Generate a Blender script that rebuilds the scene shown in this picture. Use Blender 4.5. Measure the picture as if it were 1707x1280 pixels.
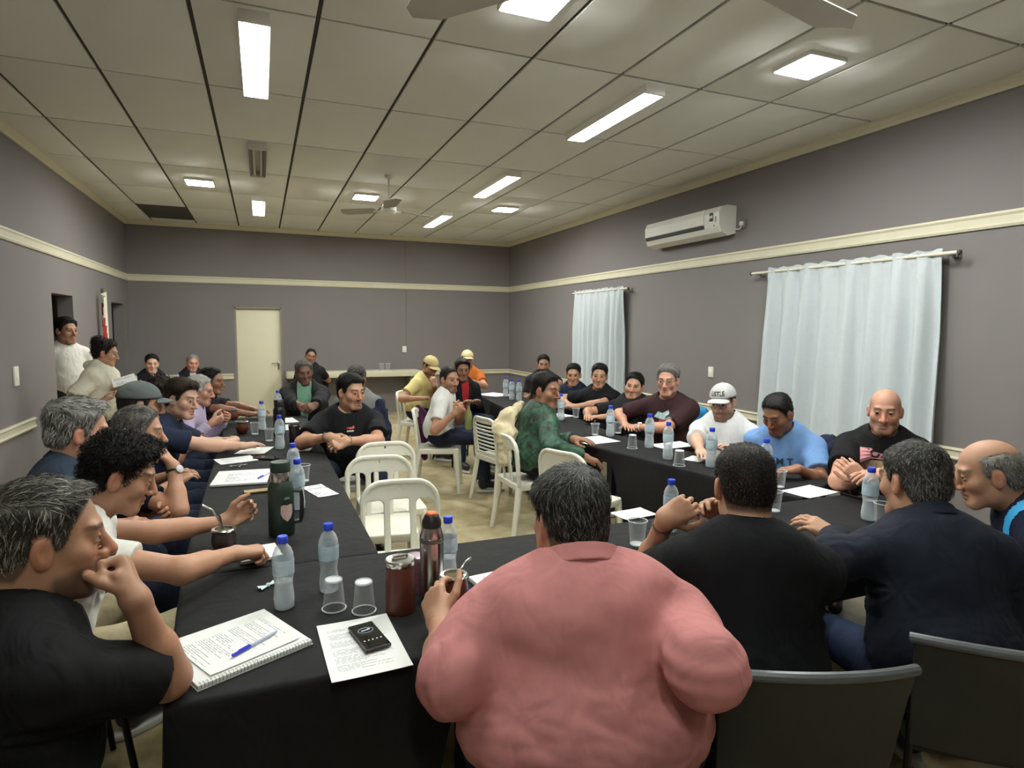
import bpy, bmesh, math, random
import numpy as np
from mathutils import Vector, Matrix, kdtree

for o in list(bpy.data.objects):
    bpy.data.objects.remove(o)
scene = bpy.context.scene
col = scene.collection
rng = np.random.default_rng(7)
random.seed(7)

# ------------------------------------------------------------------ camera
FPX = 1025.0
CAMH = 1.65
def _rot(r):
    a = np.linalg.norm(r); k = r / a
    K = np.array([[0, -k[2], k[1]], [k[2], 0, -k[0]], [-k[1], k[0], 0]])
    return np.eye(3) + math.sin(a) * K + (1 - math.cos(a)) * K @ K
CM = _rot(np.array([.09247, -.38564, -.00996])) @ np.array([[1, 0, 0], [0, 0, -1], [0, 1, 0]], float)
CP = np.array([0, 0, CAMH])
cam_data = bpy.data.cameras.new('camera')
cam = bpy.data.objects.new('camera', cam_data)
col.objects.link(cam)
cam_data.sensor_fit = 'HORIZONTAL'; cam_data.sensor_width = 36
cam_data.lens = FPX / 1707 * 36
cam_data.clip_start = .02
mw = np.eye(4); mw[:3, 0] = CM[0]; mw[:3, 1] = -CM[1]; mw[:3, 2] = -CM[2]; mw[:3, 3] = CP
cam.matrix_world = Matrix(mw.tolist())
scene.camera = cam

# ------------------------------------------------------------------ world + exposure
w = bpy.data.worlds.new('world'); scene.world = w; w.use_nodes = True
w.node_tree.nodes['Background'].inputs[0].default_value = (.5, .55, .65, 1)
w.node_tree.nodes['Background'].inputs[1].default_value = .02
scene.view_settings.view_transform = 'Standard'
scene.view_settings.look = 'None'
scene.view_settings.gamma = 1
scene.view_settings.use_curve_mapping = False
scene.view_settings.exposure = 0.0
LED_POWER = 150.0
TUBE_POWER = 128.0

# pixel -> world helpers (photo pixels 1707x1280)
def ray(u, v):
    return CM.T @ np.array([(u - 853.5) / FPX, (v - 640) / FPX, 1.])
def atz(u, v, z):
    d = ray(u, v); return CP + d * (z - CAMH) / d[2]
def atx(u, v, x):
    d = ray(u, v); return CP + d * x / d[0]
def aty(u, v, y):
    d = ray(u, v); return CP + d * y / d[1]
def atd(u, v, Z):
    return CP + ray(u, v) * Z

# ------------------------------------------------------------------ materials
def lin(h):
    h = h.lstrip('#')
    c = [int(h[i:i + 2], 16) / 255 for i in (0, 2, 4)]
    return tuple(x / 12.92 if x <= .04045 else ((x + .055) / 1.055) ** 2.4 for x in c)
MATS = {}
def mat(name, rgb, rough=.6, metallic=0, var=0, vscale=8, bump=0, bscale=40, bdist=.004, emit=0, spec=.5, coat=0,
        fold=0, sheen=0, coords='Object'):
    if name in MATS: return MATS[name]
    if isinstance(rgb, str): rgb = lin(rgb)
    m = bpy.data.materials.new(name); m.use_nodes = True
    nt = m.node_tree; b = nt.nodes['Principled BSDF']
    b.inputs['Base Color'].default_value = (*rgb, 1)
    b.inputs['Roughness'].default_value = rough
    b.inputs['Metallic'].default_value = metallic
    b.inputs['Specular IOR Level'].default_value = spec
    if coat: b.inputs['Coat Weight'].default_value = coat
    if sheen: b.inputs['Sheen Weight'].default_value = sheen
    if emit:
        b.inputs['Emission Color'].default_value = (*rgb, 1); b.inputs['Emission Strength'].default_value = emit
    tc = nt.nodes.new('ShaderNodeTexCoord')
    if var:
        n = nt.nodes.new('ShaderNodeTexNoise'); n.inputs['Scale'].default_value = vscale; n.inputs['Detail'].default_value = 5
        nt.links.new(tc.outputs[coords], n.inputs['Vector'])
        mx = nt.nodes.new('ShaderNodeMix'); mx.data_type = 'RGBA'
        mx.inputs[6].default_value = (*[c * (1 - var) for c in rgb], 1)
        mx.inputs[7].default_value = (*[min(1, c * (1 + var)) for c in rgb], 1)
        nt.links.new(n.outputs['Fac'], mx.inputs[0]); nt.links.new(mx.outputs[2], b.inputs['Base Color'])
    last = None
    if bump:
        n = nt.nodes.new('ShaderNodeTexNoise'); n.inputs['Scale'].default_value = bscale; n.inputs['Detail'].default_value = 3
        nt.links.new(tc.outputs[coords], n.inputs['Vector'])
        bp = nt.nodes.new('ShaderNodeBump'); bp.inputs['Strength'].default_value = bump; bp.inputs['Distance'].default_value = bdist
        nt.links.new(n.outputs['Fac'], bp.inputs['Height']); last = bp
    if fold:
        n = nt.nodes.new('ShaderNodeTexNoise'); n.inputs['Scale'].default_value = 7; n.inputs['Detail'].default_value = 2
        n.inputs['Distortion'].default_value = 1.2
        mp = nt.nodes.new('ShaderNodeMapping'); mp.inputs['Scale'].default_value = (1.4, 1.4, .7)
        nt.links.new(tc.outputs[coords], mp.inputs[0]); nt.links.new(mp.outputs[0], n.inputs['Vector'])
        bp = nt.nodes.new('ShaderNodeBump'); bp.inputs['Strength'].default_value = fold; bp.inputs['Distance'].default_value = .03
        nt.links.new(n.outputs['Fac'], bp.inputs['Height'])
        if last: nt.links.new(last.outputs[0], bp.inputs['Normal'])
        last = bp
    if last: nt.links.new(last.outputs[0], b.inputs['Normal'])
    MATS[name] = m
    return m
def cloth(name, rgb, var=.1, rough=.85, fold=.45):
    return mat(name, rgb, rough, var=var, vscale=25, bump=.25, bscale=350, bdist=.001, fold=fold, spec=.2)
def clear(name, tint=(.9, .93, .95), body=.25, bodycol=(.8, .85, .88), rough=.08, edge=.55):
    """thin clear plastic: see-through, a little milky, glossy by fresnel"""
    if name in MATS: return MATS[name]
    m = bpy.data.materials.new(name); m.use_nodes = True; nt = m.node_tree
    b = nt.nodes['Principled BSDF']; out = nt.nodes['Material Output']
    b.inputs['Base Color'].default_value = (*bodycol, 1); b.inputs['Roughness'].default_value = rough
    t = nt.nodes.new('ShaderNodeBsdfTransparent'); t.inputs[0].default_value = (*tint, 1)
    mx = nt.nodes.new('ShaderNodeMixShader')
    lw = nt.nodes.new('ShaderNodeLayerWeight'); lw.inputs[0].default_value = .35
    ma = nt.nodes.new('ShaderNodeMath'); ma.operation = 'MULTIPLY_ADD'; ma.inputs[1].default_value = edge; ma.inputs[2].default_value = body
    nt.links.new(lw.outputs['Facing'], ma.inputs[0]); nt.links.new(ma.outputs[0], mx.inputs[0])
    nt.links.new(t.outputs[0], mx.inputs[1]); nt.links.new(b.outputs[0], mx.inputs[2]); nt.links.new(mx.outputs[0], out.inputs[0])
    MATS[name] = m; return m
def attr_mat(name, rough=.5, bump=.15, bscale=120, sss=0, bdist=.002, spec=.4):
    if name in MATS: return MATS[name]
    m = bpy.data.materials.new(name); m.use_nodes = True; nt = m.node_tree; b = nt.nodes['Principled BSDF']
    a = nt.nodes.new('ShaderNodeAttribute'); a.attribute_name = 'Col'
    nt.links.new(a.outputs['Color'], b.inputs['Base Color']); b.inputs['Roughness'].default_value = rough
    b.inputs['Specular IOR Level'].default_value = spec
    if sss:
        b.inputs['Subsurface Weight'].default_value = sss; b.inputs['Subsurface Radius'].default_value = (.012, .005, .003)
        b.inputs['Subsurface Scale'].default_value = .6
    n = nt.nodes.new('ShaderNodeTexNoise'); n.inputs['Scale'].default_value = bscale
    tc = nt.nodes.new('ShaderNodeTexCoord'); nt.links.new(tc.outputs['Object'], n.inputs['Vector'])
    bp = nt.nodes.new('ShaderNodeBump'); bp.inputs['Strength'].default_value = bump; bp.inputs['Distance'].default_value = bdist
    nt.links.new(n.outputs['Fac'], bp.inputs['Height']); nt.links.new(bp.outputs[0], b.inputs['Normal'])
    MATS[name] = m; return m
def setcol(me, c):
    a = me.color_attributes.new('Col', 'FLOAT_COLOR', 'POINT')
    d = np.ones((len(me.vertices), 4), np.float32); d[:, :3] = c
    a.data.foreach_set('color', d.ravel())

# ------------------------------------------------------------------ objects
def tag(o, label=None, cat=None, group=None, kind=None):
    if label: o['label'] = label
    if cat: o['category'] = cat
    if group: o['group'] = group
    if kind: o['kind'] = kind
    return o
def empty(name, loc=(0, 0, 0), rz=0, label=None, cat=None, group=None):
    o = bpy.data.objects.new(name, None); col.objects.link(o)
    o.location = tuple(loc); o.rotation_euler = (0, 0, rz); o.empty_display_size = .1
    return tag(o, label, cat, group)
def link(name, me, m=None, parent=None, loc=None):
    o = bpy.data.objects.new(name, me); col.objects.link(o)
    if m is not None:
        for x in (m if isinstance(m, (list, tuple)) else [m]): me.materials.append(x)
    if parent is not None: o.parent = parent
    if loc is not None: o.location = tuple(loc)
    return o
def mesh_np(name, V, Q):
    """V (n,3), Q (m,k) -> smooth mesh"""
    me = bpy.data.meshes.new(name)
    V = np.asarray(V, np.float32); Q = np.asarray(Q, np.int32)
    me.vertices.add(len(V)); me.vertices.foreach_set('co', V.ravel())
    k = Q.shape[1]
    me.loops.add(Q.size); me.loops.foreach_set('vertex_index', Q.ravel())
    me.polygons.add(len(Q)); me.polygons.foreach_set('loop_start', np.arange(len(Q), dtype=np.int32) * k)
    me.update(calc_edges=True)
    return me
def copy_tree(o, parent=None):
    c = o.copy(); col.objects.link(c); c.parent = parent
    for ch in o.children: copy_tree(ch, c)
    return c

class MB:
    """collects simple shapes into one mesh"""
    def __init__(s): s.v = []; s.f = []
    def add(s, v, f):
        n = len(s.v); s.v += [tuple(float(q) for q in p) for p in v]; s.f += [tuple(i + n for i in q) for q in f]; return s
    def box(s, c, d, rz=0, bev=0):
        x, y, z = [q / 2 for q in d]
        bm = bmesh.new(); bmesh.ops.create_cube(bm, size=1)
        for q in bm.verts: q.co = Vector((q.co.x * d[0], q.co.y * d[1], q.co.z * d[2]))
        if bev: bmesh.ops.bevel(bm, geom=list(bm.edges) , offset=bev, segments=2, affect='EDGES', profile=.5)
        R = Matrix.Rotation(rz, 3, 'Z'); cc = Vector(tuple(c))
        bm.verts.ensure_lookup_table()
        for i, q in enumerate(bm.verts): q.index = i
        s.add([R @ q.co + cc for q in bm.verts], [[q.index for q in f.verts] for f in bm.faces]); bm.free(); return s
    def lathe(s, prof, seg=24, c=(0, 0, 0), cap=True):
        n = len(prof); v = []; f = []
        for r, z in prof:
            for k in range(seg):
                a = 2 * math.pi * k / seg; v.append((c[0] + r * math.cos(a), c[1] + r * math.sin(a), c[2] + z))
        for i in range(n - 1):
            for k in range(seg):
                k2 = (k + 1) % seg
                f.append((i * seg + k, i * seg + k2, (i + 1) * seg + k2, (i + 1) * seg + k))
        if cap:
            if prof[0][0] > 1e-5: f.append(tuple(range(seg - 1, -1, -1)))
            if prof[-1][0] > 1e-5: f.append(tuple((n - 1) * seg + k for k in range(seg)))
        return s.add(v, f)
    def tube(s, pts, r, seg=8, closed=False):
        pts = [Vector(tuple(p)) for p in pts]; n = len(pts)
        rs = r if isinstance(r, (list, tuple)) else [r] * n
        v = []; f = []; up = None
        for i, p in enumerate(pts):
            a = pts[(i - 1) % n] if (closed or i > 0) else p
            b = pts[(i + 1) % n] if (closed or i < n - 1) else p
            t = (b - a).normalized()
            if up is None:
                up = t.orthogonal().normalized()
            up = (up - t * up.dot(t))
            up = up.normalized() if up.length > 1e-6 else t.orthogonal().normalized()
            w_ = t.cross(up)
            for k in range(seg):
                an = 2 * math.pi * k / seg; v.append(p + (up * math.cos(an) + w_ * math.sin(an)) * rs[i])
        m = n if closed else n - 1
        for i in range(m):
            j = (i + 1) % n
            for k in range(seg):
                k2 = (k + 1) % seg; f.append((i * seg + k, i * seg + k2, j * seg + k2, j * seg + k))
        if not closed:
            f.append(tuple(range(seg - 1, -1, -1))); f.append(tuple((n - 1) * seg + k for k in range(seg)))
        return s.add(v, f)
    def prism(s, poly, z0, z1):
        n = len(poly)
        v = [(x, y, z0) for x, y in poly] + [(x, y, z1) for x, y in poly]
        f = [tuple(range(n - 1, -1, -1)), tuple(range(n, 2 * n))] + [(i, (i + 1) % n, n + (i + 1) % n, n + i) for i in range(n)]
        return s.add(v, f)
    def mesh(s, name, smooth=35):
        me = bpy.data.meshes.new(name); me.from_pydata(s.v, [], s.f); me.update()
        bm = bmesh.new(); bm.from_mesh(me); bmesh.ops.recalc_face_normals(bm, faces=bm.faces); bm.to_mesh(me); bm.free()
        if smooth:
            me.polygons.foreach_set('use_smooth', [True] * len(me.polygons)); me.set_sharp_from_angle(angle=math.radians(smooth))
        return me
    def build(s, name, m, parent=None, loc=None, smooth=35):
        return link(name, s.mesh(name, smooth), m, parent, loc)

def text_mesh(txt, size, extrude=.0008, bold=0):
    cu = bpy.data.curves.new('t', 'FONT'); cu.body = txt; cu.size = size; cu.extrude = extrude; cu.offset = bold
    cu.align_x = 'CENTER'; cu.align_y = 'CENTER'; cu.resolution_u = 3
    o = bpy.data.objects.new('t', cu); col.objects.link(o)
    dg = bpy.context.evaluated_depsgraph_get(); me = bpy.data.meshes.new_from_object(o.evaluated_get(dg))
    bpy.data.objects.remove(o); bpy.data.curves.remove(cu)
    return me

# ------------------------------------------------------------------ implicit surfaces (smooth bodies, cloth, moulded chairs)
def seg_(P, a, b):
    a = np.asarray(a, np.float32); b = np.asarray(b, np.float32); ab = b - a
    t = np.clip(((P - a) @ ab) / max(1e-9, float(ab @ ab)), 0, 1)
    d = P - a - t[:, None] * ab
    return np.sqrt((d * d).sum(1)), t
def rcone(P, a, b, r1, r2):
    d, t = seg_(P, a, b); return d - (r1 + (r2 - r1) * t)
def sph(P, c, r):
    d = P - np.asarray(c, np.float32); return np.sqrt((d * d).sum(1)) - r
def ell(P, c, r, ax=None):
    q = P - np.asarray(c, np.float32)
    if ax is not None: q = q @ np.asarray(ax, np.float32).T
    r = np.asarray(r, np.float32)
    a = q / r; k0 = np.sqrt((a * a).sum(1)) + 1e-6; b = a / r; k1 = np.sqrt((b * b).sum(1)) + 1e-6
    return k0 * (k0 - 1) / k1
def rbox(P, c, h, r):
    q = np.abs(P - np.asarray(c, np.float32)) - (np.asarray(h, np.float32) - r)
    return np.sqrt((np.maximum(q, 0) ** 2).sum(1)) + np.minimum(q.max(1), 0) - r
def smin(a, b, k):
    h = np.clip(.5 + .5 * (b - a) / k, 0, 1); return b + (a - b) * h - k * h * (1 - h)
def smax(a, b, k): return -smin(-a, -b, k)
def sstep(a, b, x):
    t = np.clip((x - a) / (b - a), 0, 1); return t * t * (3 - 2 * t)
_OFF = np.array([[i, j, k] for i in (0, 1) for j in (0, 1) for k in (0, 1)])
_EDG = [(0, 4), (1, 5), (2, 6), (3, 7), (0, 2), (1, 3), (4, 6), (5, 7), (0, 1), (2, 3), (4, 5), (6, 7)]
def nets(sdf, lo, hi, h):
    lo = np.asarray(lo, float) - 2 * h; hi = np.asarray(hi, float) + 2 * h
    n = np.ceil((hi - lo) / h).astype(int) + 1
    ax = [lo[i] + h * np.arange(n[i]) for i in range(3)]
    P = np.stack(np.meshgrid(*ax, indexing='ij'), -1).reshape(-1, 3).astype(np.float32)
    V = np.asarray(sdf(P), np.float32).reshape(n)
    I = V < 0
    c = sum(I[i:n[0] - 1 + i, j:n[1] - 1 + j, k:n[2] - 1 + k].astype(np.int8) for i, j, k in _OFF)
    act = (c > 0) & (c < 8)
    A = np.argwhere(act)
    if len(A) == 0: return np.zeros((0, 3)), np.zeros((0, 4), int)
    idx = -np.ones(act.shape, np.int64); idx[act] = np.arange(len(A))
    cv = np.stack([V[A[:, 0] + o[0], A[:, 1] + o[1], A[:, 2] + o[2]] for o in _OFF], 1)
    S = np.zeros((len(A), 3)); N = np.zeros(len(A))
    for a, b in _EDG:
        va, vb = cv[:, a], cv[:, b]; m = (va < 0) != (vb < 0)
        t = np.where(m, va / np.where(m, va - vb, 1), 0)
        S += np.where(m[:, None], _OFF[a] + t[:, None] * (_OFF[b] - _OFF[a]), 0); N += m
    vert = lo + h * (A + S / N[:, None])
    Q = []
    for d in range(3):
        e1, e2 = (d + 1) % 3, (d + 2) % 3
        s0 = [slice(None)] * 3; s1 = [slice(None)] * 3
        s0[d] = slice(0, -1); s1[d] = slice(1, None)
        for e in (e1, e2): s0[e] = s1[e] = slice(1, -1)
        a = I[tuple(s0)]; b = I[tuple(s1)]
        X = np.argwhere(a != b)
        if len(X) == 0: continue
        ins = a[X[:, 0], X[:, 1], X[:, 2]]
        B = X.copy(); B[:, e1] += 1; B[:, e2] += 1
        def cell(o1, o2):
            q = B.copy(); q[:, e1] += o1; q[:, e2] += o2; return idx[q[:, 0], q[:, 1], q[:, 2]]
        q = np.stack([cell(-1, -1), cell(0, -1), cell(0, 0), cell(-1, 0)], 1)
        q[~ins] = q[~ins][:, ::-1]; Q.append(q)
    Q = np.concatenate(Q)
    return vert, Q
def vnormals(V, Q):
    n = np.cross(V[Q[:, 2]] - V[Q[:, 0]], V[Q[:, 3]] - V[Q[:, 1]]); N = np.zeros_like(V)
    for k in range(4): np.add.at(N, Q[:, k], n)
    return N / (np.linalg.norm(N, axis=1)[:, None] + 1e-12)
def wob(P, freq, seed, n=5):
    """cheap smooth noise, about -1..1"""
    r = np.random.default_rng(seed); s = np.zeros(len(P))
    for i in range(n):
        d = r.normal(size=3); d /= np.linalg.norm(d)
        s += np.sin(P @ d * freq * r.uniform(.6, 1.7) + r.uniform(0, 6.28) + .8 * np.sin(P @ r.normal(size=3) * freq * .5))
    return s / n * 1.3
# ------------------------------------------------------------------ people
SKIN = {'fair': 'c9a18b', 'tan': 'b98d73', 'olive': 'ab8067', 'brown': '8f6650', 'dark': '785646', 'ruddy': 'c1907a'}
def skinmat(): return attr_mat('skin', .48, .12, 160, sss=.12)
def hairmat(): return attr_mat('hair', .55, .5, 260, bdist=.002, spec=.22)
def unit(v):
    v = np.asarray(v, float); return v / (np.linalg.norm(v) + 1e-12)
CR_C = (0, -.012, .040); CR_R = (.0765, .098, .088)

def hairline(y, line, burn=-.005):
    return np.interp(y, [-.14, -.05, -.030, -.021, .010, .016, .030, .042, .056, .07, .14],
                     [-.062, -.060, -.03, .030, .032, burn, burn + .01, .04, .062, line, line])

def head_sdf(P, fine, neckpt, neck_r, sp):
    s = sp
    ax = np.abs(P[:, 0:1]); M = np.concatenate([ax, P[:, 1:]], 1)      # mirrored
    d = ell(P, CR_C, CR_R)
    d = smin(d, ell(P, (0, -.045, -.012), (.060, .052, .068)), .03)
    jw = s.get('jaw', 1.); ch = s.get('cheek', 0.)
    d = smin(d, ell(P, (0, .022, -.030), (.059 * jw + ch, .066, .082)), .03)
    d = smin(d, rcone(P, (-.02 * jw, .066, -.094), (.02 * jw, .066, -.094), .022, .022), .03)
    d = smin(d, sph(M, (.037 * jw + ch, .010, -.066), .024 + ch * .6), .04)
    d = smin(d, sph(M, (.043, .056, -.016), .024 + ch * .4), .025)
    d = smin(d, rcone(P, (-.036, .079, .032), (.036, .079, .032), .0135, .0135), .018)
    d = smax(d, -sph(M, (.033, .104, .012), .0185), .014)
    ns = s.get('nose', 1.)
    d = smin(d, rcone(P, (0, .086, .022), (0, .101 + .011 * ns, -.026), .0085, .0115 * ns), .012)
    d = smin(d, sph(M, (.0125 * ns, .095 + .003 * ns, -.030), .0085 * ns), .008)
    d = smin(d, ell(P, (0, .085, -.0545), (.022, .011, .0065)), .008)
    d = smin(d, ell(P, (0, .083, -.0685), (.020, .012, .0075)), .008)
    if fine: d = smax(d, -rcone(M, (0, .0945, -.0605), (.023, .086, -.0655), .0023, .0020), .004)
    # ears
    e = ell(M, (.0805, -.006, .000), (.0085, .0205, .033), ((.94, .34, 0), (-.34, .94, .1), (0, -.1, 1)))
    if fine: e = smax(e, -ell(M, (.088, .002, .004), (.006, .0105, .018)), .004)
    d = smin(d, e, .008)
    if fine:                                                              # lids
        lid = sph(M, (.0325, .0785, .0125), .0150)
        slit = np.abs(P[:, 2] - .0110 - .10 * (ax[:, 0] - .0325)) - s.get('eye', .0037) + np.abs(ax[:, 0] - .0325) ** 2 * 16
        lid = np.maximum(lid, -slit)
        d = smin(d, lid, .004)
    bt = s.get('beard_t', 0)
    if bt: d = d - bt * beard_mask(P, s.get('beard', 'full'))
    d = smin(d, rcone(P, (0, -.022, -.055), neckpt, .055 * neck_r, .062 * neck_r), .03)
    if s.get('chin2'): d = smin(d, ell(P, (0, .025, -.098), (.05, .05, .03)), .03)
    return d

def beard_mask(P, kind):
    x = np.abs(P[:, 0]); y = P[:, 1]; z = P[:, 2]
    jaw = sstep(-.030, -.052, z + .45 * np.clip(.055 - y, 0, .1) * .6 - .0) * sstep(.004, .018, y) * sstep(-.135, -.12, z)
    mouth = 1 - sstep(.8, 1.15, np.sqrt((x / .021) ** 2 + ((z + .0625) / .013) ** 2))
    mus = sstep(.040, .030, x) * sstep(-.034, -.040, z) * sstep(-.062, -.055, z) * sstep(.06, .075, y)
    gob = sstep(.036, .026, x) * sstep(-.066, -.076, z) * sstep(.03, .05, y)
    if kind == 'goatee': m = np.maximum(mus, np.maximum(gob, sstep(.036, .03, x) * sstep(.02, .026, x) * sstep(-.04, -.046, z) * sstep(.04, .06, y)))
    elif kind == 'mustache': m = mus
    else: m = np.maximum(jaw * sstep(.028, .040, x + np.clip(-.062 - z, 0, 1) * 2 + .012), mus); m = np.maximum(m, gob); m = np.maximum(m, jaw * (x > .034))
    return m * (1 - mouth)

def hair_sdf(P, hs_):
    line = hs_.get('line', .082); top = hs_.get('top', .016); side = hs_.get('side', .009)
    d = ell(P, CR_C, CR_R); d = smin(d, ell(P, (0, -.045, -.012), (.060, .052, .068)), .03)
    y = P[:, 1]; z = P[:, 2]
    hz = hairline(y, line, hs_.get('burn', -.005))
    hz = hz + .004 * wob(P, 80, 17, 4) + .016 * sstep(.022, .05, np.abs(P[:, 0])) * sstep(.04, .065, y) * hs_.get('mline', 1)
    fr_ = sstep(.02, .06, y); mk = sstep(-.012, .020 + .022 * fr_, z - hz)
    t = side * .62 + (top - side * .62) * sstep(.03, .10, z)
    if 'quiff' in hs_: t = t + hs_['quiff'] * sstep(.02, .08, y) * sstep(.06, .1, z)
    fr = hs_.get('freq', 55); am = hs_.get('amp', .004)
    t = t + am * wob(P, fr, hs_.get('seed', 3), 6)
    if hs_.get('part'): t = t - .006 * np.exp(-((P[:, 0] - hs_['part']) / .006) ** 2) * (z > .06)
    if hs_.get('baldtop'):
        mk = mk * sstep(.100, .075, z + .2 * np.abs(y + .02)) * sstep(.045, .02, y)
    d = d - t * mk + .012 * (1 - mk)
    if hs_.get('bun'):
        b = ell(P, (0, -.080, .115), (.062, .052, .052)) - .006 * wob(P, 90, 5); d = smin(d, b, .02)
    if hs_.get('long'):
        d = smin(d, ell(P, (0, -.055, -.03), (.075, .055, .085)), .03)
    return d

def strands(V, Q, n, L, wdt, flow, curl, seed, line=.082):
    """ribbon strands lying on a hair shell (head space) -> verts, quads"""
    r = np.random.default_rng(seed)
    N = vnormals(V, Q)
    i = r.integers(0, len(V), n); p = V[i] + r.normal(size=(n, 3)) * .0015; nn = N[i]
    top = sstep(.1, .7, nn[:, 2])[:, None]
    fl = np.asarray(flow, float)
    if flow == (0, 0, 0):  # whorl: away from the crown
        fl = unit_rows(p - np.array([0.01, -.055, .12])); fl = fl * [1, 1, 0]
    dr = fl * top + np.array([0, -.25, -1.]) * (1 - top) + r.normal(size=(n, 3)) * (.22 + curl)
    dr = unit_rows(dr - nn * (dr * nn).sum(1)[:, None])
    sd = np.cross(dr, nn)
    ln = L * r.uniform(.6, 1.3, n)[:, None] * np.clip((p[:, 2] - hairline(p[:, 1], line)) / .045, .18, 1)[:, None]
    out = []
    bend = r.normal(size=(n, 1)) * curl * 1.5
    for k, t in enumerate((0, .33, .66, 1.)):
        q = p - nn * .002 + dr * ln * t + nn * (.0045 + .006 * curl * 4) * math.sin(t * 2.4) - nn * ln * .12 * t * t + sd * ln * bend * t * t
        wk = wdt * (1, .95, .7, .15)[k]
        s2 = unit_rows(sd + nn * r.normal(size=(n, 1)) * .3)
        out += [q - s2 * wk, q + s2 * wk]
    VV = np.stack(out, 1).reshape(-1, 3)
    b = np.arange(n)[:, None] * 8
    QQ = np.concatenate([b + np.array([[0, 1, 3, 2]]), b + np.array([[2, 3, 5, 4]]), b + np.array([[4, 5, 7, 6]])])
    return VV, QQ
def unit_rows(a): return a / (np.linalg.norm(a, axis=1)[:, None] + 1e-9)

def _eye_mesh():
    m = MB(); prof = [(math.sin(math.radians(a)), math.cos(math.radians(a))) for a in (0.5, 14, 15, 35, 37, 52, 75, 110, 150, 179.5)]
    m.lathe(prof, 16)
    me = m.mesh('eye', 180)
    co = np.array([v.co[:] for v in me.vertices]); z = co[:, 2]
    c = np.where(z[:, None] > math.cos(math.radians(14.5)), (.004, .003, .003), np.where(z[:, None] > math.cos(math.radians(36)), (.035, .018, .009), (.33, .31, .29)))
    setcol(me, c)
    me.materials.append(attr_mat('eye_wet', .15, 0, 10))
    return me
EYE = None

def hand_prims(hand):
    """capsules of one hand in its own frame: x towards thumb*sign, y along the fingers, z back of the hand"""
    sg = hand['sg']; cu = hand.get('curl', .35); sp_ = hand.get('spread', .05); th = hand.get('thumb', .3)
    pr = []; fl = (.070, .078, .073, .056); X = (.029, .0098, -.0100, -.0285)
    if np.isscalar(cu): cu = [cu, cu * 1.05, cu * 1.12, cu * 1.2]
    palm = [((sg * x * .55, .0, .0), (sg * x, .085 - .012 * (i == 3) - .004 * (i == 0), .002 - .003 * (i in (0, 3))), .0165, .0125) for i, x in enumerate(X)]
    palm.append(((sg * .016, .012, -.009), (sg * .036, .05, -.014), .017, .012))
    palm.append(((-sg * .02, .015, -.009), (-sg * .026, .055, -.008), .014, .011))
    for i, x in enumerate(X):
        p = np.array([sg * x, .085 - .012 * (i == 3) - .004 * (i == 0), 0.]); a = 0
        rr = (.0092, .0088, .0086, .0076)[i]
        for j, (w_, c_) in enumerate(((.46, .95), (.30, 1.15), (.24, .8))):
            a += cu[i] * c_
            d = np.array([sg * sp_ * (1.5 - i), math.cos(a), -math.sin(a)]); q = p + unit(d) * fl[i] * w_
            pr.append((p, q, rr * (1 - .09 * j), rr * (1 - .09 * (j + 1)))); p = q
    p = np.array([sg * .024, .020, -.008])
    for dv, l, r1, r2 in (((.78 - .5 * th, .62, -.15 - .45 * th), .046, .0135, .0115), ((.45 - .75 * th, .85, -.15 - .35 * th), .036, .0112, .0098), ((.25 - 1.0 * th, .9, -.1 - .3 * th), .028, .0098, .0078)):
        q = p + unit((sg * dv[0], dv[1], dv[2])) * l; pr.append((p, q, r1, r2)); p = q
    return palm, pr

def ik(S, W, pole, l1, l2):
    d = W - S; L = np.linalg.norm(d)
    if L > (l1 + l2) * .995: W = S + d / L * (l1 + l2) * .995; d = W - S; L = np.linalg.norm(d)
    a = (l1 * l1 - l2 * l2 + L * L) / (2 * L); h = math.sqrt(max(0, l1 * l1 - a * a))
    n = d / L; p = np.asarray(pole, float); p = p - n * (p @ n); p = unit(p)
    return S + n * a + p * h, W

def frame(fwd, roll=0):
    f_ = unit(fwd); r_ = unit(np.cross(f_, (0, 0, 1))); u_ = np.cross(r_, f_)
    if roll:
        c, s = math.cos(roll), math.sin(roll); r_, u_ = r_ * c + u_ * s, u_ * c - r_ * s
    return np.array([r_, f_, u_])

def dirv(yaw, pitch=0):
    y = math.radians(yaw); p = math.radians(pitch)
    return np.array([math.cos(y) * math.cos(p), math.sin(y) * math.cos(p), math.sin(p)])

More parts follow.
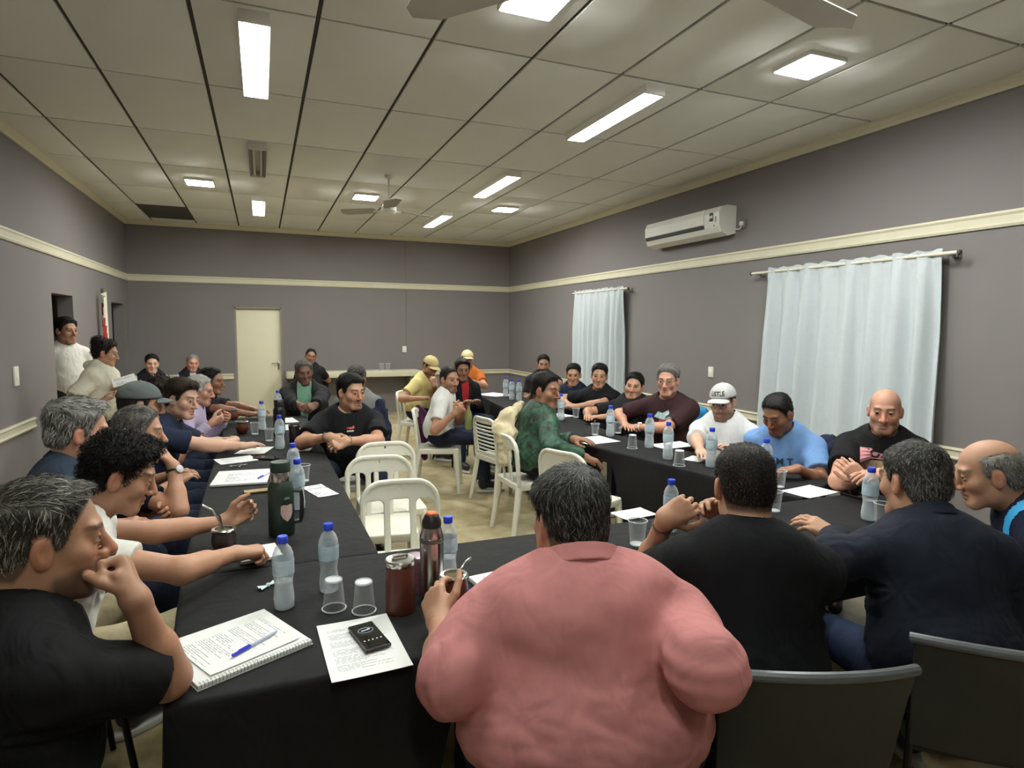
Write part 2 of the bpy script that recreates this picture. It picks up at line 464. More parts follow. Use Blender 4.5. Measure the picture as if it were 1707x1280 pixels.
ALLP = {}
def person(key, label, head, face, tor, hs=1.03, lean=8, nk=0., bw=1., bd=1., belly=0., skin='tan', hsp=None, hair=None,
           shirt=None, arms=None, legs=None, seat=.478, stand=False, near=0, sh_drop=0., neck_r=1., neck_l=1., armr=1., cap=None,
           glasses=None, group=None, pz=None, Ltmax=.62, sw=None, low=True):
    """one person. head=(u,v,depth), face=(yaw,pitch,roll deg), tor=torso yaw; arms: {'L':{...},'R':{...}}"""
    global EYE
    hsp = hsp or {}; shirt = shirt or {}; arms = arms or {}; legs = legs or {}
    hc = np.asarray(head if len(head) == 4 else atd(*head), float)[:3]
    hv = {2: .0034, 1: .0048, 0: .0062, -1: .0078}[near]
    tv = {2: .0075, 1: .009, 0: .012, -1: .016}[near]
    av = {2: .006, 1: .0075, 0: .009, -1: .011}[near]
    gv = {2: .0032, 1: .0042, 0: .0052, -1: .007}[near]
    seed = abs(hash(key)) % 1000 if False else sum(ord(c) * (i + 3) for i, c in enumerate(key)) % 997
    HF = frame(dirv(face[0], face[1]), math.radians(face[2] if len(face) > 2 else 0))
    tf = dirv(tor); z = np.array([0, 0, 1.])
    le = math.radians(lean); u = tf * math.sin(le) + z * math.cos(le)
    r = np.array([math.sin(math.radians(tor)), -math.cos(math.radians(tor)), 0]); fw = np.cross(u, r)
    N = hc + HF[2] * (-.065 * hs) + HF[1] * (-.028 * hs) - u * (.080 * hs * neck_l) - tf * nk
    if pz is None: pz = .95 if stand else seat + .10 + .055 * max(0, bw - 1)
    Lt = float(np.clip((N[2] - pz) / math.cos(le), .36, Ltmax))
    Pv = N - u * Lt
    A = np.array([r, fw, u])
    rootloc = np.array([Pv[0], Pv[1], 0.])
    root = empty('person', rootloc, 0, label, 'person', group)
    ALLP[key] = root
    loc = lambda p: A @ (np.asarray(p, float) - Pv)
    wld = lambda V: V @ A + Pv - rootloc
    # ---- head
    npt = (HF @ (N - hc)) / hs
    fine = near >= 1
    lo = np.array([-.10, -.125, min(-.15, npt[2] - .03)]); hi = np.array([.10, .125, .135])
    lo = np.minimum(lo, npt - .07); hi = np.maximum(hi, npt + .07)
    lo[2] = npt[2] - .02
    HV, HQ = nets(lambda P: head_sdf(P, fine, npt, neck_r, hsp), lo, hi, hv)
    sk = np.array(lin(SKIN.get(skin, skin)))
    C = np.tile(sk, (len(HV), 1))
    x, y, zz = np.abs(HV[:, 0]), HV[:, 1], HV[:, 2]
    def blend(c, m, a=1.):
        nonlocal C
        C = C * (1 - (m * a)[:, None]) + np.asarray(c) * (m * a)[:, None]
    blend(sk * [1.08, .86, .82], np.exp(-((x - .04) / .022) ** 2 - ((zz + .02) / .022) ** 2) * (y > .03), .55)
    blend(sk * [1.1, .78, .72], sstep(.098, .11, y), .5)
    blend(sk * [1.1, .75, .7], sstep(.078, .086, x) * (np.abs(y) < .05), .5)
    blend(np.array((.36, .13, .10)) * (sk.mean() / .3) ** .5, sstep(.026, .018, x) * sstep(-.079, -.073, zz) * sstep(-.049, -.054, zz) * (y > .07), .6)
    if hair or hsp.get('browc'):
        hcol = np.array(lin((hair or {}).get('c', hsp.get('browc', '1a1512'))))
    else: hcol = np.array(lin('2a211c'))
    brc = np.array(lin(hsp.get('browc', (hair or {}).get('bc', '17110e'))))
    arc = .0325 + .006 * np.sin(np.clip((x - .012) / .042, 0, 1) * 2.6)
    blend(brc, sstep(.0068, .0030, np.abs(zz - arc)) * sstep(.009, .014, x) * sstep(.055, .048, x) * (y > .045), .8 if fine else .6)
    if not fine: blend((.03, .018, .012), np.exp(-((x - .0325) / .014) ** 2 - ((zz - .0135) / .006) ** 2) * (y > .05), .75)
    if hsp.get('beard'): blend(np.array(lin(hsp.get('beardc', '221a16'))), beard_mask(HV, hsp['beard']), hsp.get('bw', .75))
    hmask = sstep(-.004, .012, zz - hairline(y, (hair or {}).get('line', .082), (hair or {}).get('burn', -.005)))
    if hair: blend(hcol, hmask * (sstep(.100, .075, zz + .2 * np.abs(y + .02)) * sstep(.045, .02, y) if hair.get('baldtop') else 1), .8)
    elif hsp.get('shaved'): blend(np.array(lin(hsp['shaved'])), hmask * sstep(.105, .05, zz), .3)
    toW = lambda V: (V * hs) @ HF + hc - rootloc
    VS = [toW(HV)]; QS = [HQ]; CS = [C]
    # ---- limbs, in torso frame
    sw_ = sw if sw else .172 * (.5 + .5 * bw)
    zs = Lt - .085 - sh_drop
    ua, fa = .285 * hs / 1.03, .25 * hs / 1.03
    AR = {}
    for sd, sg in (('R', 1), ('L', -1)):
        a = dict(arms.get(sd, {}))
        S = np.array([sg * sw_, .0 + a.get('sf', 0.), zs + a.get('su', 0.)])
        if 'rel' in a: W = loc(np.array([Pv[0] + a['rel'][0], Pv[1] + a['rel'][1], a['rel'][2]]))
        elif 'w' in a: W = loc(a['w'])
        else:
            W = loc(Pv + tf * (.26) + r * sg * .11 + z * (.17 if not stand else 0)) if not stand else np.array([sg * (sw_ + .05), .03, zs - .52])
        if 'e' in a: E = loc(a['e'])
        else:
            pole = A @ np.asarray(a['pole'], float) if 'pole' in a else np.array([sg * .55, -.5, -1.])
            E, W = ik(S, W, pole, ua, fa)
        AR[sd] = (S, E, W, a, sg)
    bare = shirt.get('sleeve', .62)
    for sd, (S, E, W, a, sg) in AR.items():
        k = armr
        def arm(P, S=S, E=E, W=W):
            d = rcone(P, S, E, .050 * k, .041 * k)
            d = smin(d, rcone(P, E, E + (W - E) * .4, .041 * k, .041 * k), .02)
            d = smin(d, rcone(P, E, W, .040 * k, .0275), .02)
            return d
        if bare < 1.9 or True:
            pts = np.array([S, E, W]); V, Q = nets(arm, pts.min(0) - .055 * k, pts.max(0) + .055 * k, av)
            VS.append(wld(V)); QS.append(Q); CS.append(np.tile(sk * [1.02, .97, .95], (len(V), 1)))
        if a.get('nohand'): continue
        hd = A @ unit(a['hd']) if 'hd' in a else unit(W - E)
        wz = float(Pv[2] + W @ A[:, 2])
        if 'hd' not in a and not stand and .77 < wz < .86:                # a hand lying on the table stays level
            hw = hd @ A; hd = A @ unit([hw[0], hw[1], .06]); a['curl'] = min(.22, a.get('curl', .2))
        pn = A @ np.asarray(a.get('pn', (0, 0, -1.)), float); pn = unit(pn - hd * (pn @ hd))
        HY, HZ = hd, -pn; HX = np.cross(HY, HZ)
        hand = dict(sg=-sg, **{q: a[q] for q in ('curl', 'spread', 'thumb') if q in a})
        palm, pr = hand_prims(hand)
        hk = hs * a.get('hk', 1.0)
        HH = np.array([HX, HY, HZ]); stub = HH @ unit(E - W) * .055
        def hsdf(P):
            d = None
            for p, q, r1, r2 in palm:
                e = rcone(P, p, q, r1, r2); d = e if d is None else smin(d, e, .012)
            d = smin(d, rcone(P, stub, (0, .004, 0), .0285 / hk, .025), .02)
            for i in range(0, len(pr), 3):
                g = None
                for p, q, r1, r2 in pr[i:i + 3]:
                    e = rcone(P, p, q, r1, r2); g = e if g is None else smin(g, e, .004)
                d = smin(d, g, .006)
            return d
        pts = np.array([q for t in pr for q in t[:2]] + [tuple(stub), (.045, .05, 0), (-.045, .05, 0)])
        V, Q = nets(hsdf, pts.min(0) - .030, pts.max(0) + .030, gv)
        V = (V * hk) @ HH + W
        c_ = np.tile(sk, (len(V), 1))
        if a.get('glove'): c_ = np.tile(np.array(lin(a['glove'])), (len(V), 1))
        VS.append(wld(V)); QS.append(Q); CS.append(c_)
        a['_frame'] = (W, HH)
    # ---- torso
    def torso(P, inf):
        bt = belly
        d = ell(P, (0, .0, .70 * Lt), (.152 * bw + inf, .104 * bd + inf, .20 + inf))
        d = smin(d, ell(P, (0, -.01, .85 * Lt), (.140 * bw + inf, .082 * bd + inf, .105 + inf)), .05)
        d = smin(d, ell(P, (0, .015 + bt * .5, .34 * Lt), (.150 * bw + inf, .108 * bd + bt * .6 + inf, .20 + inf)), .08)
        d = smin(d, ell(P, (0, -.01, .05), (.168 * bw + inf, .128 * bd + inf, .14 + inf)), .08)
        d = smin(d, rcone(P, (-sw_, 0, zs), (sw_, 0, zs), .054 + inf, .054 + inf), .05)
        for sg in (1, -1):
            d = smin(d, rcone(P, (sg * .02, -.022, Lt - .012), (sg * sw_ * .9, -.012, zs + .012), .046 + inf, .044 + inf), .04)
        return d
    rx = max(.2 * bw, sw_ + .08)
    V, Q = nets(lambda P: torso(P, -.010), (-rx, -.2 * bd, -.1), (rx, .2 * bd + belly * 1.2, Lt + .05), .022)
    VS.append(wld(V)); QS.append(Q); CS.append(np.tile(sk, (len(V), 1)))
    off = np.cumsum([0] + [len(v) for v in VS[:-1]])
    me = mesh_np('body', np.concatenate(VS), np.concatenate([q + o for q, o in zip(QS, off)]))
    setcol(me, np.concatenate(CS))
    body = link('body', me, skinmat(), root)
    # ---- eyes
    if EYE is None: EYE = _eye_mesh()
    for sg in (1, -1):
        e = bpy.data.objects.new('eye', EYE); col.objects.link(e); e.parent = body
        c = toW(np.array([[sg * .0325, .0780 if fine else .0742, .0125]]))[0]
        g = unit(HF[1] + HF[0] * hsp.get('gx', 0) + HF[2] * hsp.get('gz', 0))
        e.matrix_local = Matrix.Translation(c.tolist()) @ Vector(g.tolist()).to_track_quat('Z', 'Y').to_matrix().to_4x4() @ Matrix.Scale((.0132 if fine else .0120) * hs, 4)
    # ---- hair
    if hair:
        hv2 = hv * 1.15
        V, Q = nets(lambda P: hair_sdf(P, hair), (-.115, -.15, -.115), (.115, .13, .175), hv2)
        n = hair.get('n', {2: 5200, 1: 2200, 0: 1500, -1: 600}[near])
        SV, SQ = strands(V, Q, n, hair.get('len', .022), {2: .0009, 1: .0012, 0: .0018, -1: .0026}[near] * hair.get('wd', 1), hair.get('flow', (0, 1, 0)), hair.get('curl', .06), seed, hair.get('line', .082))
        VV = np.concatenate([V, SV]); QQ = np.concatenate([Q, SQ + len(V)])
        g = np.array(lin(hair.get('c2', hair['c'])))
        rr = np.random.default_rng(seed + 1)
        gm = hair.get('grey', 0)
        nz = np.clip(gm + .35 * wob(V, 70, seed) * (gm > 0), 0, 1)
        if hair.get('greyside'): nz = np.clip(nz + hair['greyside'] * sstep(.06, 0, V[:, 2]), 0, 1)
        cv = hcol * (1 - nz[:, None]) + g * nz[:, None]
        pr_ = np.clip(gm + (hair.get('greyside', 0) * sstep(.06, 0, SV.reshape(-1, 8, 3)[:, 0, 2])), 0, 1)
        sc = np.where((rr.random(n) < pr_)[:, None], g * rr.uniform(.7, 1.25, (n, 1)), hcol * rr.uniform(.5, 1.7, (n, 1)))
        me = mesh_np('hair', toW(VV), QQ)
        setcol(me, np.concatenate([cv, np.repeat(sc, 8, 0)]))
        link('hair', me, hairmat(), root)
    # ---- cap
    if cap:
        cp = empty_part('cap', root)
        def crown(P):
            d = ell(P, (0, -.010, .050), (.089, .111, .094)); d = smax(d, (.050 - .10 * (-P[:, 1]) * .6 + .0) - P[:, 2], .006); return d
        V, Q = nets(crown, (-.1, -.13, .02), (.1, .11, .155), max(hv, .005))
        co = link('cap', mesh_np('cap', toW(V), Q), cloth('cap_' + cap['c'], cap['c'], .12), root)
        bpy.data.objects.remove(cp)
        def brim(P):
            zb = .056 - 4.2 * P[:, 0] ** 2 - .16 * (P[:, 1] - .08)
            e = np.sqrt((P[:, 0] / .076) ** 2 + ((P[:, 1] - .075) / .088) ** 2) - 1
            return np.maximum(np.maximum(np.abs(P[:, 2] - zb) - max(.0035, hv * .6), e * .07), .07 - P[:, 1])
        V, Q = nets(brim, (-.08, .06, .0), (.08, .17, .075), max(hv * .8, .004))
        link('brim', mesh_np('brim', toW(V), Q), cloth('cap_' + cap.get('bc', cap['c']), cap.get('bc', cap['c']), .12), co)
        bt = MB().lathe([(.0, .008), (.006, .006), (.008, 0)], 10); bo = bt.build('button', MATS['cap_' + cap['c']], co)
        bo.matrix_local = Matrix.Translation(toW(np.array([[0, -.010, .1435]]))[0].tolist())
        if cap.get('text'):
            tm = text_mesh(cap['text'], .042, .0006, .0012)
            n = len(tm.vertices); c = np.zeros(n * 3, np.float32); tm.vertices.foreach_get('co', c); c = c.reshape(-1, 3)
            ang = -c[:, 0] / .10; rad = 1.016
            zl = .088 + c[:, 1]
            kk = np.sqrt(np.clip(1 - ((zl - .05) / .094) ** 2, .02, 1)) * rad
            Lc = np.stack([.089 * kk * np.sin(ang), -.010 + .111 * kk * np.cos(ang), zl], 1)
            tm.vertices.foreach_set('co', toW(Lc).astype(np.float32).ravel()); tm.update()
            link('lettering', tm, mat('black_thread', '151515', .8), co)
    if glasses:
        g = MB()
        for sg in (1, -1):
            ring = [toW(np.array([[sg * .034 + .0245 * math.cos(t) , .100 - .004 * abs(math.cos(t)), .008 + .019 * math.sin(t)]]))[0] for t in np.linspace(0, 6.283, 18)[:-1]]
            g.tube(ring, .0014 if near > 0 else .0018, 6, True)
            g.tube([toW(np.array([q]))[0] for q in ([sg * .058, .097, .014], [sg * .077, .05, .014], [sg * .082, -.004, .018], [sg * .081, -.02, .004])], .0015, 6)
        g.tube([toW(np.array([q]))[0] for q in ([-.0105, .101, .012], [0, .104, .015], [.0105, .101, .012])], .0014, 6)
        go = g.build('glasses', mat('glasses_' + glasses, glasses, .3, .3), root)
        for sg in (1, -1):
            ln = MB(); pts = [(sg * .034 + .0235 * math.cos(t), .100 - .004 * abs(math.cos(t)), .008 + .018 * math.sin(t)) for t in np.linspace(0, 6.283, 18)[:-1]]
            ln.add([toW(np.array([q]))[0] for q in pts], [tuple(range(17))]); ln.build('lens', clear('lens_clear', (.97, .98, .97), .03), go)
    # ---- shirt
    inf = shirt.get('inf', .012); kind = shirt.get('kind', 'tee')
    sm = cloth('cloth_' + shirt.get('c', '202020') + str(shirt.get('fold', '')), shirt.get('c', '202020'), shirt.get('var', .12), fold=shirt.get('fold', .45))
    hem = shirt.get('hem', -.06)
    nk_n = unit(np.array([0, shirt.get('nslope', .55), 1.])); nk_p = np.array([0, 0, Lt + shirt.get('nh', .022)])
    nkr = (.067 + shirt.get('nw', 0)) * neck_r
    nkA = np.array([0, .012, Lt + .012 - shirt.get('nd', 0)]); nkB = nkA + np.array([0, .055, .13])
    def sleeve(P, S, E, W):
        f_ = bare
        if f_ <= 1:
            e = S + (E - S) * f_
            d = rcone(P, S, e, (.056 * armr + inf), (.050 * armr + inf + .006))
            return smax(d, (P - e) @ unit(E - S).astype(np.float32), .006)
        e = E + (W - E) * min(1, f_ - 1)
        d = rcone(P, S, E, .055 * armr + inf, .047 * armr + inf)
        d2 = rcone(P, E, e, .048 * armr + inf, .034 + inf)
        d2 = smax(d2, (P - e) @ unit(W - E).astype(np.float32), .006)
        return smin(d, d2, .02)
    def shirt_sdf(P):
        d = torso(P, inf)
        if kind != 'vest':
            for S, E, W, a, sg in AR.values(): d = smin(d, sleeve(P, S, E, W), .03)
        else:
            for sg in (1, -1): d = smax(d, (sg * P[:, 0] - sw_ - .012), .02)
        d = smax(d, -rcone(P, nkA, nkB, nkr, nkr * 1.12), .006)
        d = smax(d, hem - P[:, 2], .008)
        if shirt.get('vneck'):
            v_ = np.maximum(np.abs(P[:, 0]) * 1.0 - (P[:, 2] - (Lt - shirt['vneck'])) * .55, .03 - P[:, 1])
            d = smax(d, -v_, .008)
        if shirt.get('open'):
            v_ = np.maximum(np.abs(P[:, 0]) - shirt['open'] * (.35 + .65 * sstep(0, Lt, P[:, 2])), .0 - P[:, 1])
            d = smax(d, -v_, .01)
        return d
    pts = [np.array([rx, .2 * bd + belly * 1.2 + inf, Lt + .07]), np.array([-rx, -.2 * bd, hem - .02])]
    if kind != 'vest':
        for S, E, W, a, sg in AR.values():
            e = S + (E - S) * bare if bare <= 1 else E
            pts += [S + .09, S - .09, e + .085 * armr, e - .085 * armr]
            if bare > 1: e2 = E + (W - E) * min(1, bare - 1); pts += [e2 + .06, e2 - .06]
    pts = np.array(pts)
    V, Q = nets(shirt_sdf, pts.min(0), pts.max(0), tv)
    Nn = vnormals(V, Q); amp = shirt.get('amp', .0045)
    W_ = V * np.array([1, 1, 1.5])
    dsp = amp * wob(W_, 26, seed + 11, 6) + amp * .7 * np.abs(wob(V * [1.2, 1.2, 2.2], 44, seed + 12, 5)) * sstep(.75 * Lt, .2 * Lt, V[:, 2])
    for S, E, W, a, sg in AR.values():                                    # creases radiating from the armpits and elbows
        ap = S + np.array([-sg * .03, .02, -.10]); dd = V - ap; rad = np.linalg.norm(dd, axis=1)
        an = np.arctan2(dd[:, 2], dd[:, 0]); dsp += amp * (1.0 if near > 1 else .6 if near > 0 else .25) * np.sin(an * 9 + rad * 30) * np.exp(-((rad - .06) / .06) ** 2)
        if bare > 1:
            rad = np.linalg.norm(V - E, axis=1); dsp += amp * 1.2 * np.sin((V - E) @ unit(W - S) * 150) * np.exp(-(rad / .07) ** 2)
    V = V + Nn * dsp[:, None]
    sname = {'tee': 't_shirt', 'polo': 'polo_shirt', 'jacket': 'jacket', 'vest': 'vest', 'hoodie': 'hoodie', 'shirt': 'shirt'}[kind]
    sh = link(sname, mesh_np(sname, wld(V), Q), shirt.get('mat') or sm, root)
    if shirt.get('label'): sh['label'] = shirt['label']
    SV, SQI = V, Q
    if kind == 'vest' or shirt.get('under'):
        usl = shirt.get('undersleeve', .62); bsave = bare
        def under(P):
            d = torso(P, inf * .4)
            for S, E, W, a, sg in AR.values():
                e = S + (E - S) * usl; q = smax(rcone(P, S, e, .058 * armr, .055 * armr), (P - e) @ unit(E - S).astype(np.float32), .006); d = smin(d, q, .03)
            d = smax(d, -rcone(P, nkA + [0, 0, .006], nkB, nkr * .93, nkr), .006)
            return smax(d, hem - P[:, 2], .008)
        V, Q = nets(under, pts.min(0) - [.07, .05, 0], pts.max(0) + [.07, .05, 0], tv)
        link('t_shirt', mesh_np('t_shirt', wld(V), Q), cloth('cloth_' + shirt.get('under', 'e8e6e0'), shirt.get('under', 'e8e6e0')), root)
    if shirt.get('collar'):
        cc = np.array([0, .004, Lt + .034 + shirt.get('ch', 0)])
        def collar(P):
            q = P - cc.astype(np.float32); q = q @ np.array([[1, 0, 0], [0, .93, -.36], [0, .36, .93]], np.float32).T
            rad = np.sqrt((q[:, 0] / 1.0) ** 2 + (q[:, 1] / 1.02) ** 2); R0 = .068 * neck_r + .007 - .30 * (q[:, 2])
            d = np.maximum(np.abs(rad - R0) - .0065, np.abs(q[:, 2] - .008) - .024)
            return smax(d, -np.maximum(np.abs(P[:, 0]) - .016, -q[:, 1]), .004)
        cv = max(.0045, tv * .5)
        V, Q = nets(collar, cc - .11, cc + .11, cv)
        if len(V): link('collar', mesh_np('collar', wld(V), Q), cloth('cloth_' + shirt['collar'], shirt['collar'], fold=.1), sh)
    if kind == 'hoodie':
        def hood(P):
            ring = [np.array([.085 * math.sin(t), -.03 - .075 * math.cos(t), Lt + .025 - .045 * (1 - math.cos(t)) * .5]) for t in np.linspace(-2.5, 2.5, 13)]
            d = None
            for i in range(12):
                e = rcone(P, ring[i], ring[i + 1], .020 + .02 * math.sin(i / 12 * math.pi), .020 + .02 * math.sin((i + 1) / 12 * math.pi)); d = e if d is None else smin(d, e, .02)
            return d
        V, Q = nets(hood, (-.14, -.16, Lt - .1), (.14, .1, Lt + .09), .007)
        link('hood', mesh_np('hood', wld(V), Q), sm, sh)
    # ---- trousers, shoes
    ly = legs.get('yaw', tor); lf = dirv(ly); lr = np.array([math.sin(math.radians(ly)), -math.cos(math.radians(ly)), 0])
    J = []
    for sg in (1, -1):
        hp = Pv + lr * sg * .088 * bw - z * .02
        if stand:
            kn = hp + np.array([0, 0, -.43]) + lf * .01 + lr * sg * .02; an = kn + np.array([0, 0, -.42])
            an[2] = .09; kn[2] = (hp[2] + .09) / 2
        else:
            sp2 = legs.get('spread', .10)
            kn = hp + lf * legs.get('thigh', .41) + lr * sg * sp2; kn[2] = legs.get('kz', seat + .07)
            an = kn + lf * legs.get('foot', .03) + lr * sg * .01; an[2] = .10
        J.append((hp, kn, an))
    def trousers(P):
        d = ell(P, (0, -.01, .03), (.170 * bw, .128 * bd, .12))
        for hp, kn, an in J:
            h_, k_, a_ = loc(hp), loc(kn), loc(an)
            d = smin(d, rcone(P, h_, k_, .092 * (.4 + .6 * bw), .066), .05)
            d = smin(d, rcone(P, k_, a_ + (k_ - a_) * .08, .064, .052), .03)
        return d
    pts = np.array([loc(q) for j in J for q in j] + [(.2 * bw, .16, .1), (-.2 * bw, -.16, -.1)])
    lv = {2: .012, 1: .015, 0: .018, -1: .022}[near]
    V, Q = nets(trousers, pts.min(0) - .1, pts.max(0) + .1, lv)
    Nn = vnormals(V, Q); V = V + Nn * (.004 * wob(V, 30, seed + 3))[:, None]
    tc = legs.get('c', '1c2233')
    link('trousers', mesh_np('trousers', wld(V), Q), cloth('cloth_' + tc, tc, .15), root)
    for hp, kn, an in J:
        sc = legs.get('shoe', '15151a'); so = legs.get('sole', 'c9c7c0')
        fr = np.array([lr, lf, z])
        def shoe(P):
            d = rcone(P, (0, -.03, .02), (0, .13, -.005), .042, .036); d = smin(d, rcone(P, (0, -.03, .0), (0, -.025, .07), .042, .045), .03)
            return smax(d, -.055 - P[:, 2], .01)
        V, Q = nets(shoe, (-.06, -.09, -.07), (.06, .18, .1), .012 if near < 2 else .009)
        so_ = link('shoe', mesh_np('shoe', V @ fr + (an - rootloc) - [0, 0, .025], Q), mat('leather_' + sc, sc, .5), root)
        def sole(P):
            q = np.sqrt((P[:, 0] / .045) ** 2 + ((P[:, 1] - .045) / .145) ** 2) - 1
            return np.maximum(q * .045, np.abs(P[:, 2] + .058) - .0155)
        V, Q = nets(sole, (-.055, -.11, -.08), (.055, .2, -.035), .012 if near < 2 else .009)
        link('sole', mesh_np('sole', V @ fr + (an - rootloc) - [0, 0, .025], Q), mat('rubber_' + so, so, .6), so_)
    # ---- worn small things
    if shirt.get('chain'):
        g = MB().tube([wld(np.array([[.072 * neck_r * math.sin(t), .022 - .070 * neck_r * math.cos(t), Lt + .030 - .030 * (1 - math.cos(t))]]))[0] for t in np.linspace(0, 6.283, 40)[:-1]], .0018, 6, True)
        g.build('necklace', mat('chain_gold', 'b08a60', .3, .9), root)
    if shirt.get('stripe'):
        x0, x1, y0, y1 = shirt['stripe'][:4]; QI = SQI
        m_ = (SV[:, 0] > x0) & (SV[:, 0] < x1) & (SV[:, 1] > y0) & (SV[:, 1] < y1) & (SV[:, 2] > Lt - .22)
        fk = m_[QI].all(1); us = np.unique(QI[fk]); mp = -np.ones(len(SV), int); mp[us] = np.arange(len(us))
        nn = vnormals(SV, QI)[us]
        link('shoulder_stripe', mesh_np('shoulder_stripe', wld(SV[us] + nn * .0025), mp[QI[fk]]), mat('stripe_' + shirt['stripe'][4], shirt['stripe'][4], .6), sh)
    for sd, (S, E, W, a, sg) in AR.items():
        if a.get('watch'):
            t = a.get('watch_t', .90); c0 = E + (W - E) * t; ax = unit(W - E); b1 = unit(np.cross(ax, (.3, .2, .9))); b2 = np.cross(ax, b1)
            rr = (.040 * armr + (.0275 - .040 * armr) * t) + .004
            g = MB().tube([wld((c0 + (b1 * math.cos(t_) + b2 * math.sin(t_)) * rr)[None])[0] for t_ in np.linspace(0, 6.283, 20)[:-1]], .0045 if a.get('thick', True) else .0025, 6, True)
            wt = g.build('wristwatch' if a['watch'] != 'band' else 'bracelet', mat('band_' + a.get('wc', '1a1a1a'), a.get('wc', '1a1a1a'), .5), root)
            if a['watch'] == 'face':
                up = A @ np.asarray(a.get('wdir', (0, 0, 1)), float); up = unit(up - ax * (up @ ax)); cf = c0 + up * (rr + .004)
                d = MB().lathe([(.019, -.004), (.019, .003), (.016, .005), (0.0001, .005)], 16)
                f_ = d.build('watch_face', mat('watch_' + a.get('wf', 'd8d8d8'), a.get('wf', 'd8d8d8'), .25), wt)
                f_.matrix_local = Matrix.Translation(wld(cf[None])[0].tolist()) @ Vector((up @ A).tolist()).to_track_quat('Z', 'Y').to_matrix().to_4x4()
    return dict(root=root, shirt=sh, SV=SV, A=A, Pv=Pv, rootloc=rootloc, Lt=Lt, AR=AR, HF=HF, hc=hc, hs=hs, wld=wld, toW=toW, N=N, bd=bd)

def empty_part(name, parent):
    o = bpy.data.objects.new(name, None); col.objects.link(o); o.parent = parent; return o

def shirt_print(p, me, zc, m, name='print', xo=0, side=1, lift=.003, rot=0):
    """lay a flat mesh (x right as seen, y up) on the chest front"""
    n = len(me.vertices); c = np.zeros(n * 3, np.float32); me.vertices.foreach_get('co', c); c = c.reshape(-1, 3)
    if rot: cr, sr = math.cos(rot), math.sin(rot); c = np.stack([c[:, 0] * cr - c[:, 1] * sr, c[:, 0] * sr + c[:, 1] * cr, c[:, 2]], 1)
    SV = p['SV']; front = SV[SV[:, 1] > 0]
    kd = kdtree.KDTree(len(front))
    for i, q in enumerate(front): kd.insert((q[0], 0, q[2]), i)
    kd.balance()
    out = np.zeros((n, 3))
    for i in range(n):
        x = -c[i, 0] + xo; z_ = zc + c[i, 1]
        hit = kd.find_n((x, 0, z_), 6)
        w_ = np.array([1 / (h[2] + .002) for h in hit]); y = sum(front[h[1]][1] * q for h, q in zip(hit, w_)) / w_.sum()
        out[i] = (x, y + lift + c[i, 2], z_)
    me.vertices.foreach_set('co', p['wld'](out).astype(np.float32).ravel()); me.update()
    me.flip_normals()
    return link(name, me, m, p['shirt'])
def blob_mesh(pts, n=0):
    """filled flat outline with a small grid inside so that it can follow cloth"""
    bm = bmesh.new(); vs = [bm.verts.new((x, y, 0)) for x, y in pts]; bm.faces.new(vs)
    bmesh.ops.triangulate(bm, faces=bm.faces[:])
    bmesh.ops.subdivide_edges(bm, edges=bm.edges[:], cuts=3, use_grid_fill=True)
    me = bpy.data.meshes.new('b'); bm.to_mesh(me); bm.free(); return me
# ------------------------------------------------------------------ the room
XL, XR, YB, YF, ZC = -2.02, 4.73, 11.81, -2.4, 3.35
WALL = mat('wall_paint', '797372', .75, var=.05, vscale=1.6, bump=.12, bscale=220, bdist=.002)
CREAM = mat('cream_paint', 'cfc9b0', .55, var=.05, vscale=12)
CEILM = mat('ceiling_board', 'e4e5de', .85, var=.04, vscale=3, bump=.15, bscale=260, bdist=.001)
GRID = mat('ceiling_joint', '4a4740', .8)
def floor_mat():
    m = mat('polished_cement', '8d7d5e', .32, bump=.05, bscale=30, bdist=.002)
    nt = m.node_tree; b = nt.nodes['Principled BSDF']; tc = nt.nodes.new('ShaderNodeTexCoord')
    n1 = nt.nodes.new('ShaderNodeTexNoise'); n1.inputs['Scale'].default_value = 1.7; n1.inputs['Detail'].default_value = 8; n1.inputs['Roughness'].default_value = .65
    n2 = nt.nodes.new('ShaderNodeTexNoise'); n2.inputs['Scale'].default_value = 9; n2.inputs['Detail'].default_value = 6
    cr = nt.nodes.new('ShaderNodeValToRGB')
    cr.color_ramp.elements[0].position = .35; cr.color_ramp.elements[0].color = (*lin('93835c'), 1)
    cr.color_ramp.elements[1].position = .68; cr.color_ramp.elements[1].color = (*lin('d2c4a0'), 1)
    ad = nt.nodes.new('ShaderNodeMath'); ad.operation = 'MULTIPLY_ADD'; ad.inputs[1].default_value = .35; 
    nt.links.new(tc.outputs['Object'], n1.inputs[0]); nt.links.new(tc.outputs['Object'], n2.inputs[0])
    nt.links.new(n2.outputs['Fac'], ad.inputs[0])
    sb = nt.nodes.new('ShaderNodeMath'); sb.operation = 'SUBTRACT'; sb.inputs[1].default_value = .175
    nt.links.new(n1.outputs['Fac'], sb.inputs[0]); nt.links.new(sb.outputs[0], ad.inputs[2])
    nt.links.new(ad.outputs[0], cr.inputs[0]); nt.links.new(cr.outputs[0], b.inputs['Base Color'])
    return m
def struct(name, mb, m, parent=None, smooth=35):
    o = mb.build(name, m, parent, smooth=smooth)
    if parent is None: o['kind'] = 'structure'
    return o
struct('floor', MB().box(((XL + XR) / 2 - 1, (YF + YB) / 2, -.05), (XR - XL + 4, YB - YF + .4, .1)), floor_mat())
T = .15
struct('wall_back', MB().box(((XL - .05 - .43) / 2, YB + T / 2, ZC / 2), (-.43 - XL + .05, T, ZC)).box(((.34 + XR) / 2, YB + T / 2, ZC / 2), (XR - .34, T, ZC)).box((-.045, YB + T / 2, (1.97 + ZC) / 2), (.77, T, ZC - 1.97)), WALL)
struct('wall_right', MB().box((XR + T / 2, (YF + YB) / 2, ZC / 2), (T, YB - YF, ZC)), WALL)
